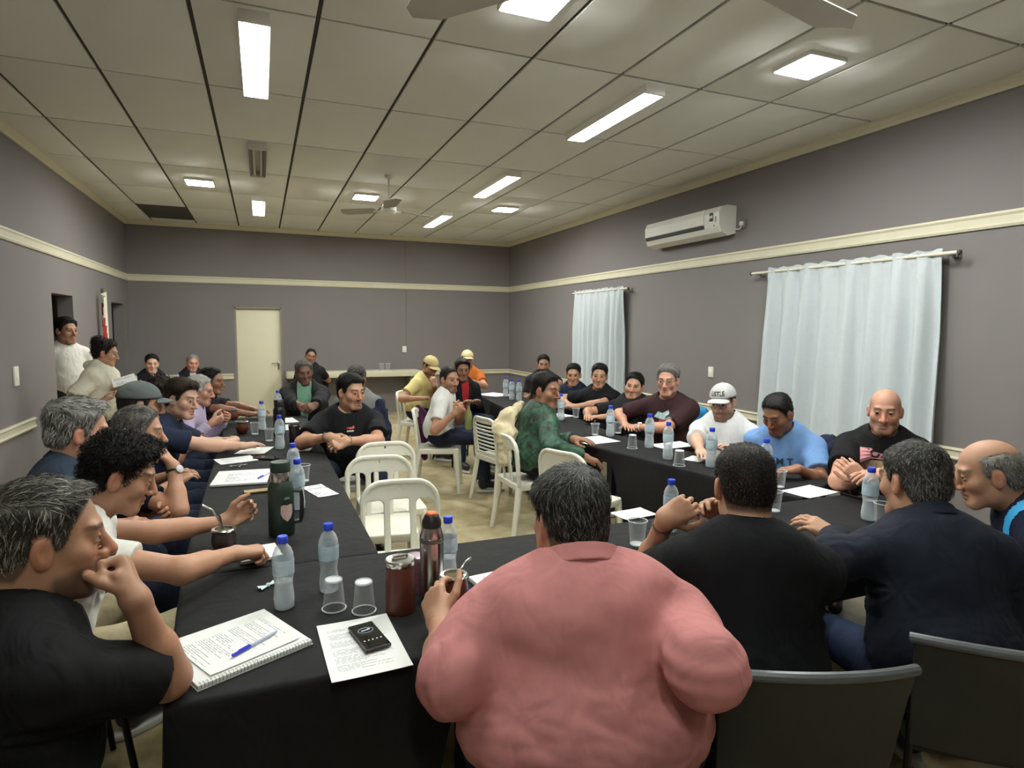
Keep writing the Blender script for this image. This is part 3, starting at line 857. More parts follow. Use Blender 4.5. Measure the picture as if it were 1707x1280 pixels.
struct('wall_front', MB().box(((XL + XR) / 2, YF - T / 2, ZC / 2), (XR - XL, T, ZC)), WALL)
wl = MB(); O1, O2, ZO = (7.80, 8.58), (10.57, 11.45), 1.97
for a, b in ((YF, O1[0]), (O1[1], O2[0]), (O2[1], YB)): wl.box((XL - T / 2, (a + b) / 2, ZC / 2), (T, b - a, ZC))
for a, b in (O1, O2): wl.box((XL - T / 2, (a + b) / 2, (ZO + ZC) / 2), (T, b - a, ZC - ZO))
struct('wall_left', wl, WALL)
hall = MB(); hall.box((XL - 1.6, 9.6, ZC / 2), (.1, 4.2, ZC)).box((XL - .9, 7.5, ZC / 2), (1.5, .1, ZC)).box((XL - .9, 11.75, ZC / 2), (1.5, .1, ZC)).box((XL - .85, 9.6, 2.45), (1.5, 4.2, .1))
struct('wall_corridor', hall, WALL)
# ceiling: dark carrier above, boards hung under it as single panels
ceil = struct('ceiling', MB().box(((XL + XR) / 2, (YF + YB) / 2, ZC + .06), (XR - XL, YB - YF, .08)), GRID)
GX = [XL] + [.340 + .652 * k for k in range(-3, 7)] + [XR]
GY = [YF] + [5.037 + 1.305 * k for k in range(-5, 6)] + [YB]
tiles = {}
for i in range(len(GX) - 1):
    for j in range(len(GY) - 1):
        if i == 1 and j == len(GY) - 3: continue                        # the missing board
        wx, wy = GX[i + 1] - GX[i], GY[j + 1] - GY[j]; key = (round(wx, 3), round(wy, 3))
        if key not in tiles:
            tiles[key] = MB().box((0, 0, 0), (wx - .024, wy - .018, .018), bev=.003).mesh('ceiling_tile'); tiles[key].materials.append(CEILM)
        o = link('ceiling_tile', tiles[key], None, ceil, ((GX[i] + GX[i + 1]) / 2, (GY[j] + GY[j + 1]) / 2, ZC + .009 + random.uniform(-.001, .001)))
# mouldings
def strip(name, pts, prof, m=CREAM):
    """sweep a small profile (offset into room, z) along a wall line"""
    b = MB(); v = []; f = []; n = len(prof)
    for (x, y), (ox, oy) in pts: v += [(x + ox * d, y + oy * d, zz) for d, zz in prof]
    for i in range(len(pts) - 1):
        for k in range(n): f.append((i * n + k, i * n + (k + 1) % n, (i + 1) * n + (k + 1) % n, (i + 1) * n + k))
    f.append(tuple(range(n))); f.append(tuple((len(pts) - 1) * n + k for k in range(n)))
    b.add(v, f); return struct(name, b, m, smooth=0)
def prof_rail(z0, z1, d=.022):
    h = z1 - z0; return [(0, z0), (d * .7, z0), (d, z0 + h * .15), (d * .6, z0 + h * .3), (d * .6, z0 + h * .7), (d, z0 + h * .85), (d * .7, z1), (0, z1)]
LB, RB = ((XL, YB), (1, -1)), ((XR, YB), (-1, -1))
strip('trim_1', [((XL, YF), (1, 0)), LB, RB, ((XR, YF), (-1, 0))], prof_rail(2.36, 2.47))
strip('trim_2', [((XL, YF), (1, 0)), LB, RB, ((XR, YF), (-1, 0))], [(0, ZC - .075), (.02, ZC - .075), (.03, ZC - .05), (.055, ZC - .02), (.06, ZC), (0, ZC)])
RZ = (.67, .77)
strip('trim_3', [((XL, YF), (1, 0)), ((XL, 7.03), (1, 0))], prof_rail(*RZ, .03))
strip('trim_4', [((XL + .0, YB), (0, -1)), ((-.47, YB), (0, -1))], prof_rail(.70, .80, .03))
strip('trim_5', [((.38, YB), (0, -1)), RB, ((XR, YF), (-1, 0))], prof_rail(.70, .79, .03))
# door in the back wall
d = struct('door_1', MB().box((-.045, YB + .09, .98), (.74, .04, 1.94), bev=.004), mat('door_cream', 'e3dcc0', .5, var=.04, vscale=5))
struct('door_frame', MB().box((-.42, YB + .06, .985), (.03, .11, 1.97)).box((.33, YB + .06, .985), (.03, .11, 1.97)).box((-.045, YB + .06, 1.955), (.77, .11, .03)), mat('frame_grey', '8b8578', .6), d)
METAL = mat('steel', 'b9b9b6', .25, 1)
h = struct('handle', MB().box((.27, YB + .066, .93), (.035, .012, .16), bev=.004).tube([(.27, YB + .06, .97), (.27, YB + .02, .97), (.15, YB + .02, .97)], .009), METAL, d)
# wall plates
def plate(name, c, dims, label, cat, m='plate_white', colr='e6e3d6'):
    e = empty(name, c, 0, label, cat)
    MB().box((0, 0, 0), dims, bev=.003).build('cover', mat(m, colr, .4), e)
    k = [q * .45 for q in dims]; i = int(np.argmin(dims)); k[i] = dims[i] * 1.7
    MB().box((0, 0, 0), k, bev=.001).build('rocker', mat('rocker_white', 'f1efe8', .35), e)
p = aty(674, 582, YB); plate('light_switch', (p[0], YB - .008, p[2]), (.08, .016, .12), 'white light switch plate on the back wall above the shelf', 'light switch')
p = atx(1186, 620, XR); plate('light_switch', (XR - .008, p[1], p[2]), (.016, .08, .12), 'cream switch plate on the right wall between the curtains', 'light switch')
p = atx(25, 627, XL); plate('light_switch', (XL + .008, p[1], p[2]), (.016, .10, .17), 'white switch plate low on the left wall', 'light switch')
# faint cable down the back wall
p = aty(675, 400, YB); tag(MB().tube([(p[0], YB - .006, 3.28), (p[0] + .01, YB - .006, 2.49)], .006).tube([(p[0] + .01, YB - .006, 2.34), (p[0], YB - .006, 1.28)], .006).build('wall_cable', mat('cable_grey', '77706f', .6)), 'thin painted cable running down the back wall to the switch', 'cable')
# shelf under the back wall
sh = empty('wall_shelf', (1.55, YB, 0), 0, 'long cream shelf along the back wall right of the door', 'shelf')
sx0, sx1 = aty(476, 620, 11.38)[0] + .02, aty(700, 622, 11.38)[0]
MB().box(((sx0 + sx1) / 2 - 1.55, -.22, .775), (sx1 - sx0, .42, .11), bev=.008).build('board', CREAM, sh)
for xx in (sx0 + .15, sx1 - .15): MB().box((xx - 1.55, -.19, .36), (.05, .36, .72)).build('bracket', WALL, sh)
# ------------------------------------------------------------------ ceiling lamps
WHITE = mat('white_enamel', 'e9e8e0', .4)
def emis(name, rgb, s):
    if name in MATS: return MATS[name]
    m = bpy.data.materials.new(name); m.use_nodes = True; b = m.node_tree.nodes['Principled BSDF']
    b.inputs['Base Color'].default_value = (.9, .9, .88, 1); b.inputs['Emission Color'].default_value = (*rgb, 1); b.inputs['Emission Strength'].default_value = s
    MATS[name] = m; return m
def tube_lamp(x, y0, y1, on, label):
    e = empty('fluorescent_lamp', (x, (y0 + y1) / 2, ZC), 0, label, 'ceiling lamp', 'fluorescent lamps on the ceiling')
    L = y1 - y0
    MB().add([(-.075, -L / 2, 0), (-.075, L / 2, 0), (-.080, L / 2, -.062), (-.080, -L / 2, -.062), (.075, -L / 2, 0), (.075, L / 2, 0), (.080, L / 2, -.062), (.080, -L / 2, -.062), (-.03, -L / 2, -.010), (-.03, L / 2, -.010), (.03, -L / 2, -.010), (.03, L / 2, -.010)],
             [(0, 1, 2, 3), (4, 7, 6, 5), (3, 2, 9, 8), (8, 9, 11, 10), (10, 11, 6, 7), (0, 4, 5, 1)]).build('housing', WHITE if on else mat('reflector_grey', '8f8d84', .35, .4), e, smooth=0)
    for s in (-1, 1):
        MB().box((0, s * (L / 2 - .012), -.032), (.160, .024, .064), bev=.003).build('end_cap', WHITE, e)
        t = MB().tube([(s * .034, -L / 2 + .03, -.038), (s * .034, L / 2 - .03, -.038)], .013, 10)
        t.build('tube', emis('tube_lit', (.93, 1, .94), TUBE_POWER) if on else mat('tube_off', 'c9c8bd', .3), e)
for nm, x, y0, y1, on, lb in ((0, .01, -1.43, -.21, 1, 'lit fluorescent fitting added out of view behind the camera on the left'), (0, 2.61, -1.43, -.21, 0, 'unlit fluorescent fitting added out of view behind the camera on the right'),  # unseen pair added behind the camera; the lit one brightens the near backs
                              (0, .01, 1.17, 2.39, 1, 'lit fluorescent fitting added out of view above the near left table corner'), (0, 2.61, 1.17, 2.39, 1, 'lit fluorescent fitting added out of view above the near right table end'),  # guessed continuation of the rows, added unseen to light the near table
                              (0, .01, 3.78, 5.0, 1, 'lit fluorescent fitting nearest the camera over the left tables'), (0, .01, 6.40, 7.60, 0, 'unlit grey fluorescent fitting in the middle of the left row'),
                              (0, .01, 9.0, 10.2, 1, 'lit fluorescent fitting near the back wall above the door'), (0, 2.61, 3.78, 5.0, 1, 'long lit fluorescent fitting over the right tables'),
                              (0, 2.61, 6.38, 7.60, 1, 'second lit fluorescent fitting over the right tables'), (0, 2.61, 9.0, 10.2, 1, 'farthest lit fluorescent fitting on the right, by the fan')):
    tube_lamp(x, y0, y1, on, lb)
def led(x, y, label):
    e = empty('led_panel', (x, y, ZC), 0, label, 'ceiling lamp', 'square led panels on the ceiling')
    MB().box((0, 0, -.014), (.31, .31, .028), bev=.003).build('frame', WHITE, e)
    MB().box((0, 0, -.0305), (.285, .285, .005), bev=.001).build('diffuser', emis('led_lit', (1, 1, .97), LED_POWER), e)
led(1.36, 3.06, 'square led panel cut off by the top edge of the photo'); led(3.30, 3.10, 'square led panel beside the big fan blade')
led(-.63, 8.34, 'square led panel on the left, near the missing board'); led(1.31, 8.36, 'square led panel left of the far ceiling fan'); led(3.28, 8.38, 'square led panel at the far right of the ceiling')
# ceiling fans, blades at rest
def fan(x, y, zh, ang, R, label, bm):
    e = empty('ceiling_fan', (x, y, ZC), 0, label, 'ceiling fan')
    MB().tube([(0, 0, 0), (0, 0, zh - ZC + .1)], .012).lathe([(.05, 0), (.045, -.03), (.015, -.05)], 16).build('rod', WHITE, e)
    MB().lathe([(.02, .1), (.06, .085), (.085, .04), (.085, -.0), (.06, -.035), (.0001, -.045)], 24, (0, 0, zh - ZC)).build('motor', WHITE, e)
    for k in range(3):
        a = ang + k * 2 * math.pi / 3; c, s = math.cos(a), math.sin(a)
        MB().tube([(.07 * c, .07 * s, zh - ZC), (.2 * c, .2 * s, zh - ZC + .005)], .01).build('blade_iron', WHITE, e)
        b = MB(); P = []; n = 10
        for side in (-1, 1):
            for i in range(n + 1):
                t = i / n; rr = .16 + (R - .16) * t; w_ = (.065 + .035 * t) * (1 if t < .9 else math.sqrt(max(.05, 1 - ((t - .9) / .1) ** 2)))
                P.append((rr, side * w_, side * .012))
        V = [(x_ * c - y_ * s, x_ * s + y_ * c, zh - ZC + .008 + z_ + dz) for dz in (0, .005) for x_, y_, z_ in P]
        m = n + 1; F = []
        for i in range(n):
            F += [(i, i + 1, m + i + 1, m + i), (2 * m + i, 3 * m + i, 3 * m + i + 1, 2 * m + i + 1), (i, 2 * m + i, 2 * m + i + 1, i + 1), (m + i, m + i + 1, 3 * m + i + 1, 3 * m + i)]
        F += [(0, m, 3 * m, 2 * m), (n, 2 * m + n, 3 * m + n, m + n)]
        b.add(V, F).build('blade', bm, e)
BL = mat('fan_blade', 'bcbab4', .5)
# near fan: hub just above the frame; its blades reach down into view
tip = atz(1408, 48, 3.02); hub = atz(1122, -95, 3.02)
fan(hub[0], hub[1], 3.02, math.atan2(tip[1] - hub[1], tip[0] - hub[0]), float(np.linalg.norm(tip - hub)) * 1.02, 'big ceiling fan with grey blades at the top edge of the photo', BL)
fp = atz(645, 292, ZC); fz = aty(652, 352, fp[1])[2]
fan(fp[0] + .02, fp[1], fz, .4, .6, 'far small ceiling fan hanging on a thin rod', mat('fan_blade_pale', 'a5a294', .6))
# ------------------------------------------------------------------ air conditioner
y0, y1, zt, zb = atx(1199, 347, 4.50)[1], atx(1076, 372, 4.50)[1], 2.96, 2.64
ac = empty('air_conditioner', (XR, (y0 + y1) / 2, 0), 0, 'white split air conditioner high on the right wall', 'air conditioner')
L = y1 - y0
prof = [(0, zb + .03), (-.10, zb), (-.19, zb + .035), (-.225, zb + .11), (-.23, zt - .08), (-.20, zt - .02), (-.12, zt), (0, zt)]
def acpart(ya, yb_, pr, m, name, par=ac):
    v = [(x, ya, q) for x, q in pr] + [(x, yb_, q) for x, q in pr]; n = len(pr)
    return MB().add(v, [tuple(range(n)), tuple(range(2 * n - 1, n - 1, -1))] + [(i, n + i, n + (i + 1) % n, (i + 1) % n) for i in range(n)]).build(name, m, par, smooth=25)
ACW = mat('ac_plastic', 'dcdad2', .3, coat=.2)
acpart(-L / 2, L / 2, prof, ACW, 'casing')
fr = [(-.2255, zb + .13), (-.237, zb + .135), (-.242, zt - .085), (-.212, zt - .022), (-.205, zt - .03), (-.2305, zt - .082)]
acpart(-L / 2 + .24, L / 2 - .012, fr, mat('ac_gloss', 'e6e4dc', .12, coat=.5), 'front_panel')
acpart(-L / 2 + .24, L / 2 - .012, [(-.21, zb + .085), (-.2265, zb + .095), (-.232, zb + .128), (-.215, zb + .132)], mat('vent_dark', '1b1512', .6), 'outlet')
acpart(-L / 2 + .03, L / 2 - .03, [(-.19, zb + .03), (-.199, zb + .034), (-.232, zb + .085), (-.22, zb + .09)], ACW, 'louver')
MB().box((-.2325, -L / 2 + .12, zb + .2), (.006, .055, .085), bev=.002).build('display', mat('display_dark', '2a2a2c', .2), ac)
MB().box((-.231, -L / 2 + .05, zb + .17), (.004, .014, .06), bev=.001).build('badge', mat('badge_grey', '77777a', .4), ac)
MB().box((-.229, -L / 2 + .075, zb + .105), (.006, .012, .012), bev=.002).build('indicator', mat('display_dark', '2a2a2c', .2), ac)
p = atx(1240, 373, XR); pp = empty('wall_socket', (XR, p[1], p[2]), 0, 'small socket with a plug beside the air conditioner', 'socket')
MB().box((-.01, 0, 0), (.02, .07, .09), bev=.004).build('cover', WALL, pp); MB().box((-.03, .0, .0), (.04, .03, .045), bev=.006).tube([(-.03, 0, -.02), (-.02, .03, -.05), (-.015, .14, -.04)], .006).build('plug', WHITE, pp)
# ------------------------------------------------------------------ curtains
CURT = mat('curtain_blue', 'bfc6c9', .9, var=.05, vscale=30, bump=.4, bscale=260, bdist=.003, sheen=.3)
def curtain(y0, y1, zt, zb, folds, seed, label, rl, rr, rlabel):
    r = np.random.default_rng(seed); n, m = 170, 46
    yy = np.linspace(0, 1, n); ph = np.cumsum(r.uniform(.5, 1.5, n)); ph = ph / ph[-1] * folds * 2 * math.pi
    am = .048 * (.5 + .9 * np.abs(np.interp(yy, np.linspace(0, 1, 9), r.uniform(.2, 1, 9))))
    V = []
    for j in range(m):
        t = j / (m - 1); z_ = zt + .035 - (zt + .035 - zb) * t
        g = .35 + .65 * min(1, t * 3); pinch = math.exp(-((t - .035) / .018) ** 2)
        fr_ = np.sin(ph + .5 * math.sin(t * 4 + seed)) * am * g * (1 - .85 * pinch) + .012 * np.sin(ph * .5 + t * 3) * g + .006 * np.sin(ph * 3.1) * (1 if t < .06 else .2)
        sp = (y1 - y0) * (1 + .05 * t)
        yv = y1 + .02 * t - yy * sp
        V.append(np.stack([np.full(n, XR - .10) - fr_, yv, np.full(n, z_) + .008 * np.sin(ph * 1.3) * (t < .03)], 1))
    V = np.concatenate(V); i = np.arange(n - 1); Q = np.concatenate([np.stack([j * n + i, j * n + i + 1, (j + 1) * n + i + 1, (j + 1) * n + i], 1) for j in range(m - 1)])
    V2 = V + [.004, 0, 0]; V = np.concatenate([V, V2]); Q = np.concatenate([Q, Q[:, ::-1] + n * m])
    c = link('curtain', mesh_np('curtain', V, Q), CURT); tag(c, label, 'curtain', 'pale blue curtains on the right wall')
    e = empty('curtain_rod', (XR, (rl + rr) / 2, zt), 0, rlabel, 'curtain rod')
    MB().tube([(-.10, rl - (rl + rr) / 2, 0), (-.10, rr - (rl + rr) / 2, 0)], .013, 12).build('rod', mat('rod_cream', 'd9d4c2', .4), e)
    for q in (rl + .07, rr - .07): MB().tube([(0, q - (rl + rr) / 2, -.01), (-.10, q - (rl + rr) / 2, -.01)], .011).lathe([(.028, -.02), (.028, .02)], 12, (-.012, q - (rl + rr) / 2, -.01)).build('bracket', METAL, e)
    for q in (rl, rr): MB().lathe([(.0001, -.02), (.015, -.012), (.018, 0), (.015, .012), (.0001, .02)], 12, (-.10, q - (rl + rr) / 2, 0)).build('finial', mat('finial_dark', '4a4644', .4, .5), e)
curtain(3.06, 4.72, 2.21, .38, 8, 4, 'wide pale blue curtain on the right wall behind the bald man', 2.93, 4.95, 'white curtain rod carrying the wide near curtain')
curtain(7.35, 8.75, 2.19, .38, 9, 9, 'narrow pale blue curtain farther back on the right wall', 7.22, 8.85, 'white curtain rod carrying the far narrow curtain')
# ------------------------------------------------------------------ striped flag hanging beside the openings on the left wall
fe = empty('flag', (XL + .06, 9.75, 0), 0, 'furled white flag with red stripes hanging on the left wall', 'flag')
MB().tube([(0, 0, .0), (0, 0, 2.12)], .014).build('pole', mat('pole_wood', '5a4030', .5), fe)
n = 14; V = []; F = []
for j in range(22):
    t = j / 21; zz_ = 2.10 - 1.15 * t
    for i in range(n):
        s = i / (n - 1); wd = .10 + .08 * t
        V.append((.02 + .03 * math.sin(s * 9 + t * 2), .0 - (s - .15) * wd * 1.0 + .25 * t * s * .3, zz_ - .1 * s))
for j in range(21):
    for i in range(n - 1): F.append((j * n + i, j * n + i + 1, (j + 1) * n + i + 1, (j + 1) * n + i))
fb = MB().add(V, F)
FM = mat('flag_white', 'dcd6c4', .8); FR = mat('flag_red', '9a2a26', .8)
me = fb.mesh('cloth', 180); me.materials.append(FM); me.materials.append(FR)
for k, pl in enumerate(me.polygons):
    j, i = divmod(k, n - 1)
    if ((i + j * .45) % 7) < 2.2 and j > 1: pl.material_index = 1
link('cloth', me, None, fe)
# ------------------------------------------------------------------ tables under black cloths
TZ = .75
BLACK = mat('black_cloth', '131213', .8, var=.15, vscale=14, bump=.3, bscale=420, bdist=.0008, fold=.18, spec=.25)
def table(poly, label, clabel, seed, hem, zt=TZ):
    """hem(edge, x, y) -> height of the cloth edge: long where it hangs free, short over laps and between tables"""
    poly = [np.array(p, float) for p in poly]; c = sum(poly) / len(poly)
    e = empty('folding_table', (c[0], c[1], 0), 0, label, 'table', 'folding tables in a horseshoe')
    inn = [(c + (p - c) * .985 - c) for p in poly]
    MB().prism([tuple(p) for p in inn], zt - .034, zt - .006).build('tabletop', mat('table_board', 'b9b4a8', .5), e)
    k0 = int(np.argmax([np.linalg.norm(poly[(i + 1) % len(poly)] - poly[i]) for i in range(len(poly))])); ax_ = unit(poly[(k0 + 1) % len(poly)] - poly[k0]); ay_ = np.array([-ax_[1], ax_[0]])
    ex = max(abs(p @ ax_) for p in inn) * .80
    for sx, sy in ((1, 1), (1, -1), (-1, 1), (-1, -1)):
        q = ax_ * ex * sx + ay_ * .05 * sy; MB().tube([(q[0], q[1], 0), (q[0], q[1], zt - .034)], .016, 10).build('leg', mat('leg_steel', '5b5b5e', .35, .8), e)
    r = np.random.default_rng(seed); P = []; Nn = []; Hm = []
    m = len(poly)
    for i in range(m):
        a, b = poly[i], poly[(i + 1) % m]; L = np.linalg.norm(b - a); k = max(8, int(L / .035)); t = (b - a) / L; nn = np.array([t[1], -t[0]])
        for j in range(k): P.append(a + (b - a) * j / k); Nn.append(nn); Hm.append(hem(i, *P[-1]))
    P = np.array(P); Nn = np.array(Nn); K = len(P); Hm = np.array(Hm)
    for _ in range(3): Hm = np.maximum(Hm, 0) * .5 + .25 * (np.roll(Hm, 1) + np.roll(Hm, -1))
    Nn = (np.roll(Nn, 1, 0) + Nn + np.roll(Nn, -1, 0)); Nn /= np.linalg.norm(Nn, axis=1)[:, None]
    s = np.cumsum(np.linalg.norm(P - np.roll(P, 1, 0), axis=1)); wave = np.sin(s * 9 + 1.5 * np.sin(s * 2.3 + seed)) + .5 * np.sin(s * 21 + seed)
    rings = [(-.012, zt + .002, 0), (-.004, zt + .001, 0), (.003, zt - .003, 0), (.006, zt - .012, 0)]
    V = [np.concatenate([P + Nn * off, np.full((K, 1), zz)], 1) for off, zz, g in rings]
    for t in np.linspace(0, 1, 9):
        zz = (zt - .03) + (Hm - zt + .03) * t; dr = zt - zz
        V.append(np.concatenate([P + Nn * (.008 + .020 * dr + .018 * wave * dr / zt)[:, None], zz[:, None]], 1))
    rings = V
    V = np.concatenate(V); F = [tuple(range(K))]
    for j in range(len(rings) - 1): F += [(j * K + (i + 1) % K, j * K + i, (j + 1) * K + i, (j + 1) * K + (i + 1) % K) for i in range(K)]
    b = MB().add(V, F); o = b.build('tablecloth', BLACK, smooth=50)
    tag(o, clabel, 'tablecloth', 'black tablecloths')
NEAR = [(-.235, 1.585), (3.12, 1.57), (3.12, 2.372), (-.285, 2.405)]
LEFT = [(-.295, 2.432), (.405, 2.402), (.385, 6.44), (-.33, 6.44)]
RIN, RIF = np.array([2.66, 2.402]), np.array([2.26, 4.36])
RD = unit(RIF - RIN); RO = np.array([RD[1], -RD[0]]); RW = .66
R1 = [tuple(RIN), tuple(RIN + RO * .55 + RD * .13), tuple(RIN + RO * .46 + RD * .5), tuple(RIF + RO * .50), tuple(RIF)]
R2 = [(2.27, 4.395), (2.78, 4.49), (3.20, 7.8), (2.68, 7.88)]
LAP, GAP = .655, .71
table(NEAR, 'folding table across the near end, under black cloth', 'black cloth over the near cross table with the thermos and notebooks', 1,
      lambda e, x, y: (.05 if x < .42 else LAP) if e == 0 else LAP if e == 1 else .05 if e == 3 else GAP if x > 2.6 or x < .43 else .05)
table(LEFT, 'long folding table down the left side, under black cloth', 'black cloth over the long left table with many papers', 2, lambda e, x, y: GAP if e == 0 else LAP)
table(R1, 'folding table on the right, next to the near table, under black cloth', 'black cloth over the right table before the man in the light blue shirt', 3,
      lambda e, x, y: GAP if e in (0, 3) else LAP if e in (1, 2) or y > 3.75 else .05)
table(R2, 'farther folding table on the right, under black cloth', 'black cloth over the farther right table by the narrow curtain', 4, lambda e, x, y: GAP if e == 0 else LAP if e in (1, 2) or y < 5.2 else .05)

# ------------------------------------------------------------------ white moulded chairs
PLAST = mat('white_plastic', 'dedbcc', .38, var=.04, vscale=20, spec=.4)
def _chair_meshes():
    out = {}
    def seat(P):
        q = P.copy(); dip = .012 * np.exp(-((q[:, 0] / .14) ** 2 + (q[:, 1] / .14) ** 2))
        q[:, 2] = q[:, 2] + dip
        d = rbox(q, (0, 0, .44), (.205, .205, .012), .010)
        rim = np.maximum(np.abs(rbox(q, (0, 0, .43), (.205, .205, .05), .04)) - .005, np.abs(q[:, 2] - .425) - .025)
        d = smin(d, rim, .012)
        return d
    out['seat'] = nets(seat, (-.22, -.22, .39), (.22, .22, .47), .0065)
    def leg(P, sy):
        d = rcone(P, (.182, .182 * sy, .425), (.215, (.215 if sy > 0 else .245) * sy, .012), .030, .019)
        d = smax(d, -rcone(P, (.155, .155 * sy, .43), (.195, .195 * sy, .0), .026, .012), .006)
        return smax(d, -P[:, 2] + .001, .003)
    for nm, sy in (('legf', 1), ('legb', -1)): out[nm] = nets(lambda P: leg(P, sy), (.14, min(.14 * sy, .28 * sy), -.01), (.25, max(.14 * sy, .28 * sy), .46), .006)
    def back(P, kind):
        # back plane leans: y = -.19 - .18*(z-.44)
        w_ = P[:, 2] - .44; yb = -.190 - .17 * w_ + .55 * P[:, 0] ** 2 * np.clip(w_ / .3, 0, 1.2)
        dy = np.abs(P[:, 1] - yb) - .0075
        hw = .20 + .012 * np.clip(w_ / .2, 0, 1)
        x, zz = P[:, 0], P[:, 2]
        def rr(x, z_, cx, cz, hx, hz, r):
            qx = np.abs(x - cx) - (hx - r); qz = np.abs(z_ - cz) - (hz - r)
            return np.sqrt(np.maximum(qx, 0) ** 2 + np.maximum(qz, 0) ** 2) + np.minimum(np.maximum(qx, qz), 0) - r
        outer = rr(x, zz, 0, .62, .213, .205, .12); outer = np.minimum(outer, rr(x, zz, 0, .52, .213, .105, .01))
        d = outer
        if kind == 'bars':
            d = np.maximum(d, -rr(x, zz, 0, .575, .052, .145, .012))
            for s in (-1, 1):
                hole = np.maximum(rr(s * x, zz, .135, .575, .048, .145, .03), outer + .028)
                d = np.maximum(d, -hole)
            d = np.maximum(d, -rr(x, zz, 0, .785, .004, .012, .003))
        elif kind == 'slats':
            for k in range(8): d = np.maximum(d, -rr(x, zz, 0, .50 + .036 * k, .155, .010, .009))
        else:
            d = np.maximum(d, -rr(x, zz, 0, .60, .10, .06, .05))
        rim = np.maximum(np.abs(outer + .012) - .010, dy - .008)
        return smin(np.maximum(d, dy), np.maximum(rim, .44 - P[:, 2]), .008)
    for k in ('bars', 'slats', 'round'):
        out[k] = nets(lambda P: back(P, k), (-.23, -.30, .425), (.23, -.12, .84), .0055)
    return {k: mesh_np(k, *v) for k, v in out.items()}
CH = _chair_meshes()
for me in CH.values(): me.materials.append(PLAST)
def mirror(me):
    m2 = me.copy(); c = np.zeros(len(me.vertices) * 3, np.float32); me.vertices.foreach_get('co', c); c = c.reshape(-1, 3); c[:, 0] *= -1
    m2.vertices.foreach_set('co', c.ravel()); m2.flip_normals(); return m2
CH['legf_l'] = mirror(CH['legf']); CH['legb_l'] = mirror(CH['legb'])
def chair(x, y, yaw, label, kind='bars', group='white plastic chairs'):
    """yaw: direction the sitter faces"""
    e = empty('plastic_chair', (x, y, 0), math.radians(yaw - 90), label, 'chair', group)
    link('seat', CH['seat'], None, e); link('backrest', CH[kind], None, e)
    for k in ('legf', 'legb', 'legf_l', 'legb_l'): link('leg', CH[k], None, e)
    return e
# dark tube-framed chairs of the near row
DG = mat('seat_dark', '211f1c', .7, var=.1, vscale=18); RIMG = mat('rim_grey', '55585b', .35); TUBEB = mat('tube_black', '121214', .35, .5)
def dark_chair(x, y, yaw, label, rim=True):
    e = empty('stacking_chair', (x, y, 0), math.radians(yaw - 90), label, 'chair', 'dark stacking chairs')
    MB().box((0, .02, .445), (.44, .43, .03), bev=.012).build('seat', DG, e)
    V = []; n = 15; rows = 9
    for k, off in ((0, 0), (1, .012)):
        for j in range(rows):
            t = j / (rows - 1)
            for i in range(n):
                s = i / (n - 1) * 2 - 1; wx = .225 + .02 * t
                V.append((s * wx, -.23 - .09 * t - off + .05 * (s * s) * (.35 + .65 * t), .47 + .35 * t - .02 * (s * s) * (t > .8)))
    F = []; m = n * rows
    for j in range(rows - 1):
        for i in range(n - 1):
            a = j * n + i; F += [(a, a + 1, a + n + 1, a + n), (m + a, m + a + n, m + a + n + 1, m + a + 1)]
    for i in range(n - 1): F += [(i, m + i, m + i + 1, i + 1), ((rows - 1) * n + i, (rows - 1) * n + i + 1, m + (rows - 1) * n + i + 1, m + (rows - 1) * n + i)]
    for j in range(rows - 1): F += [(j * n, (j + 1) * n, m + (j + 1) * n, m + j * n), (j * n + n - 1, m + j * n + n - 1, m + (j + 1) * n + n - 1, (j + 1) * n + n - 1)]
    bk = MB().add(V, F).build('backrest', DG, e)
    if rim:
        top = [((s * .25), -.326 + .055 * s * s, .822 - .015 * s * s) for s in np.linspace(-1.02, 1.02, 17)]
        MB().tube(top, .014, 10).build('top_rail', RIMG, bk)
    for s in (-1, 1):
        MB().tube([(s * .21, .19, .43), (s * .23, .24, .01)], .011).build('leg', TUBEB, e)
        MB().tube([(s * .22, -.20, .55), (s * .22, -.2, .43), (s * .24, -.27, .01)], .011).build('leg', TUBEB, e)
    MB().tube([(-.21, .19, .43), (-.22, -.2, .43)], .010).tube([(.21, .19, .43), (.22, -.2, .43)], .010).build('frame', TUBEB, e)
    return e

# ------------------------------------------------------------------ small things on the tables
PET = clear('pet_plastic', (.93, .95, .96), .22, (.82, .87, .90), .12)
WATER = clear('bottle_water', (.90, .94, .96), .30, (.86, .90, .92), .3)
CUPM = clear('clear_cup', (.97, .98, .98), .035, (.85, .87, .88), .08, .30)
LABELM = mat('bottle_label', 'b9cdd8', .45, var=.3, vscale=60)
CAPB = mat('cap_blue', '2742c8', .35)
_b = {}
def _bottle_meshes():
    pr = [(.026, .0), (.031, .004), (.032, .03), (.030, .055), (.0275, .075), (.0285, .09), (.0325, .115), (.0325, .16), (.031, .178), (.024, .196), (.0145, .208), (.0135, .222)]
    _b['body'] = MB().lathe(pr, 20).mesh('bottle', 60)
    _b['water'] = MB().lathe([(.0245, .003), (.0295, .007), (.0305, .03), (.0285, .055), (.026, .075), (.027, .088), (.0005, .0885)], 20).mesh('water', 60)
    _b['label'] = MB().lathe([(.0333, .113), (.0335, .115), (.0335, .16), (.0333, .162)], 20, cap=False).mesh('label', 60)
    _b['cap'] = MB().lathe([(.0155, .212), (.0165, .214), (.0165, .232), (.0145, .2345), (.0001, .235)], 20).mesh('cap', 40)
    for k, m in (('body', PET), ('water', WATER), ('label', LABELM), ('cap', CAPB)): _b[k].materials.append(m)
_bottle_meshes()
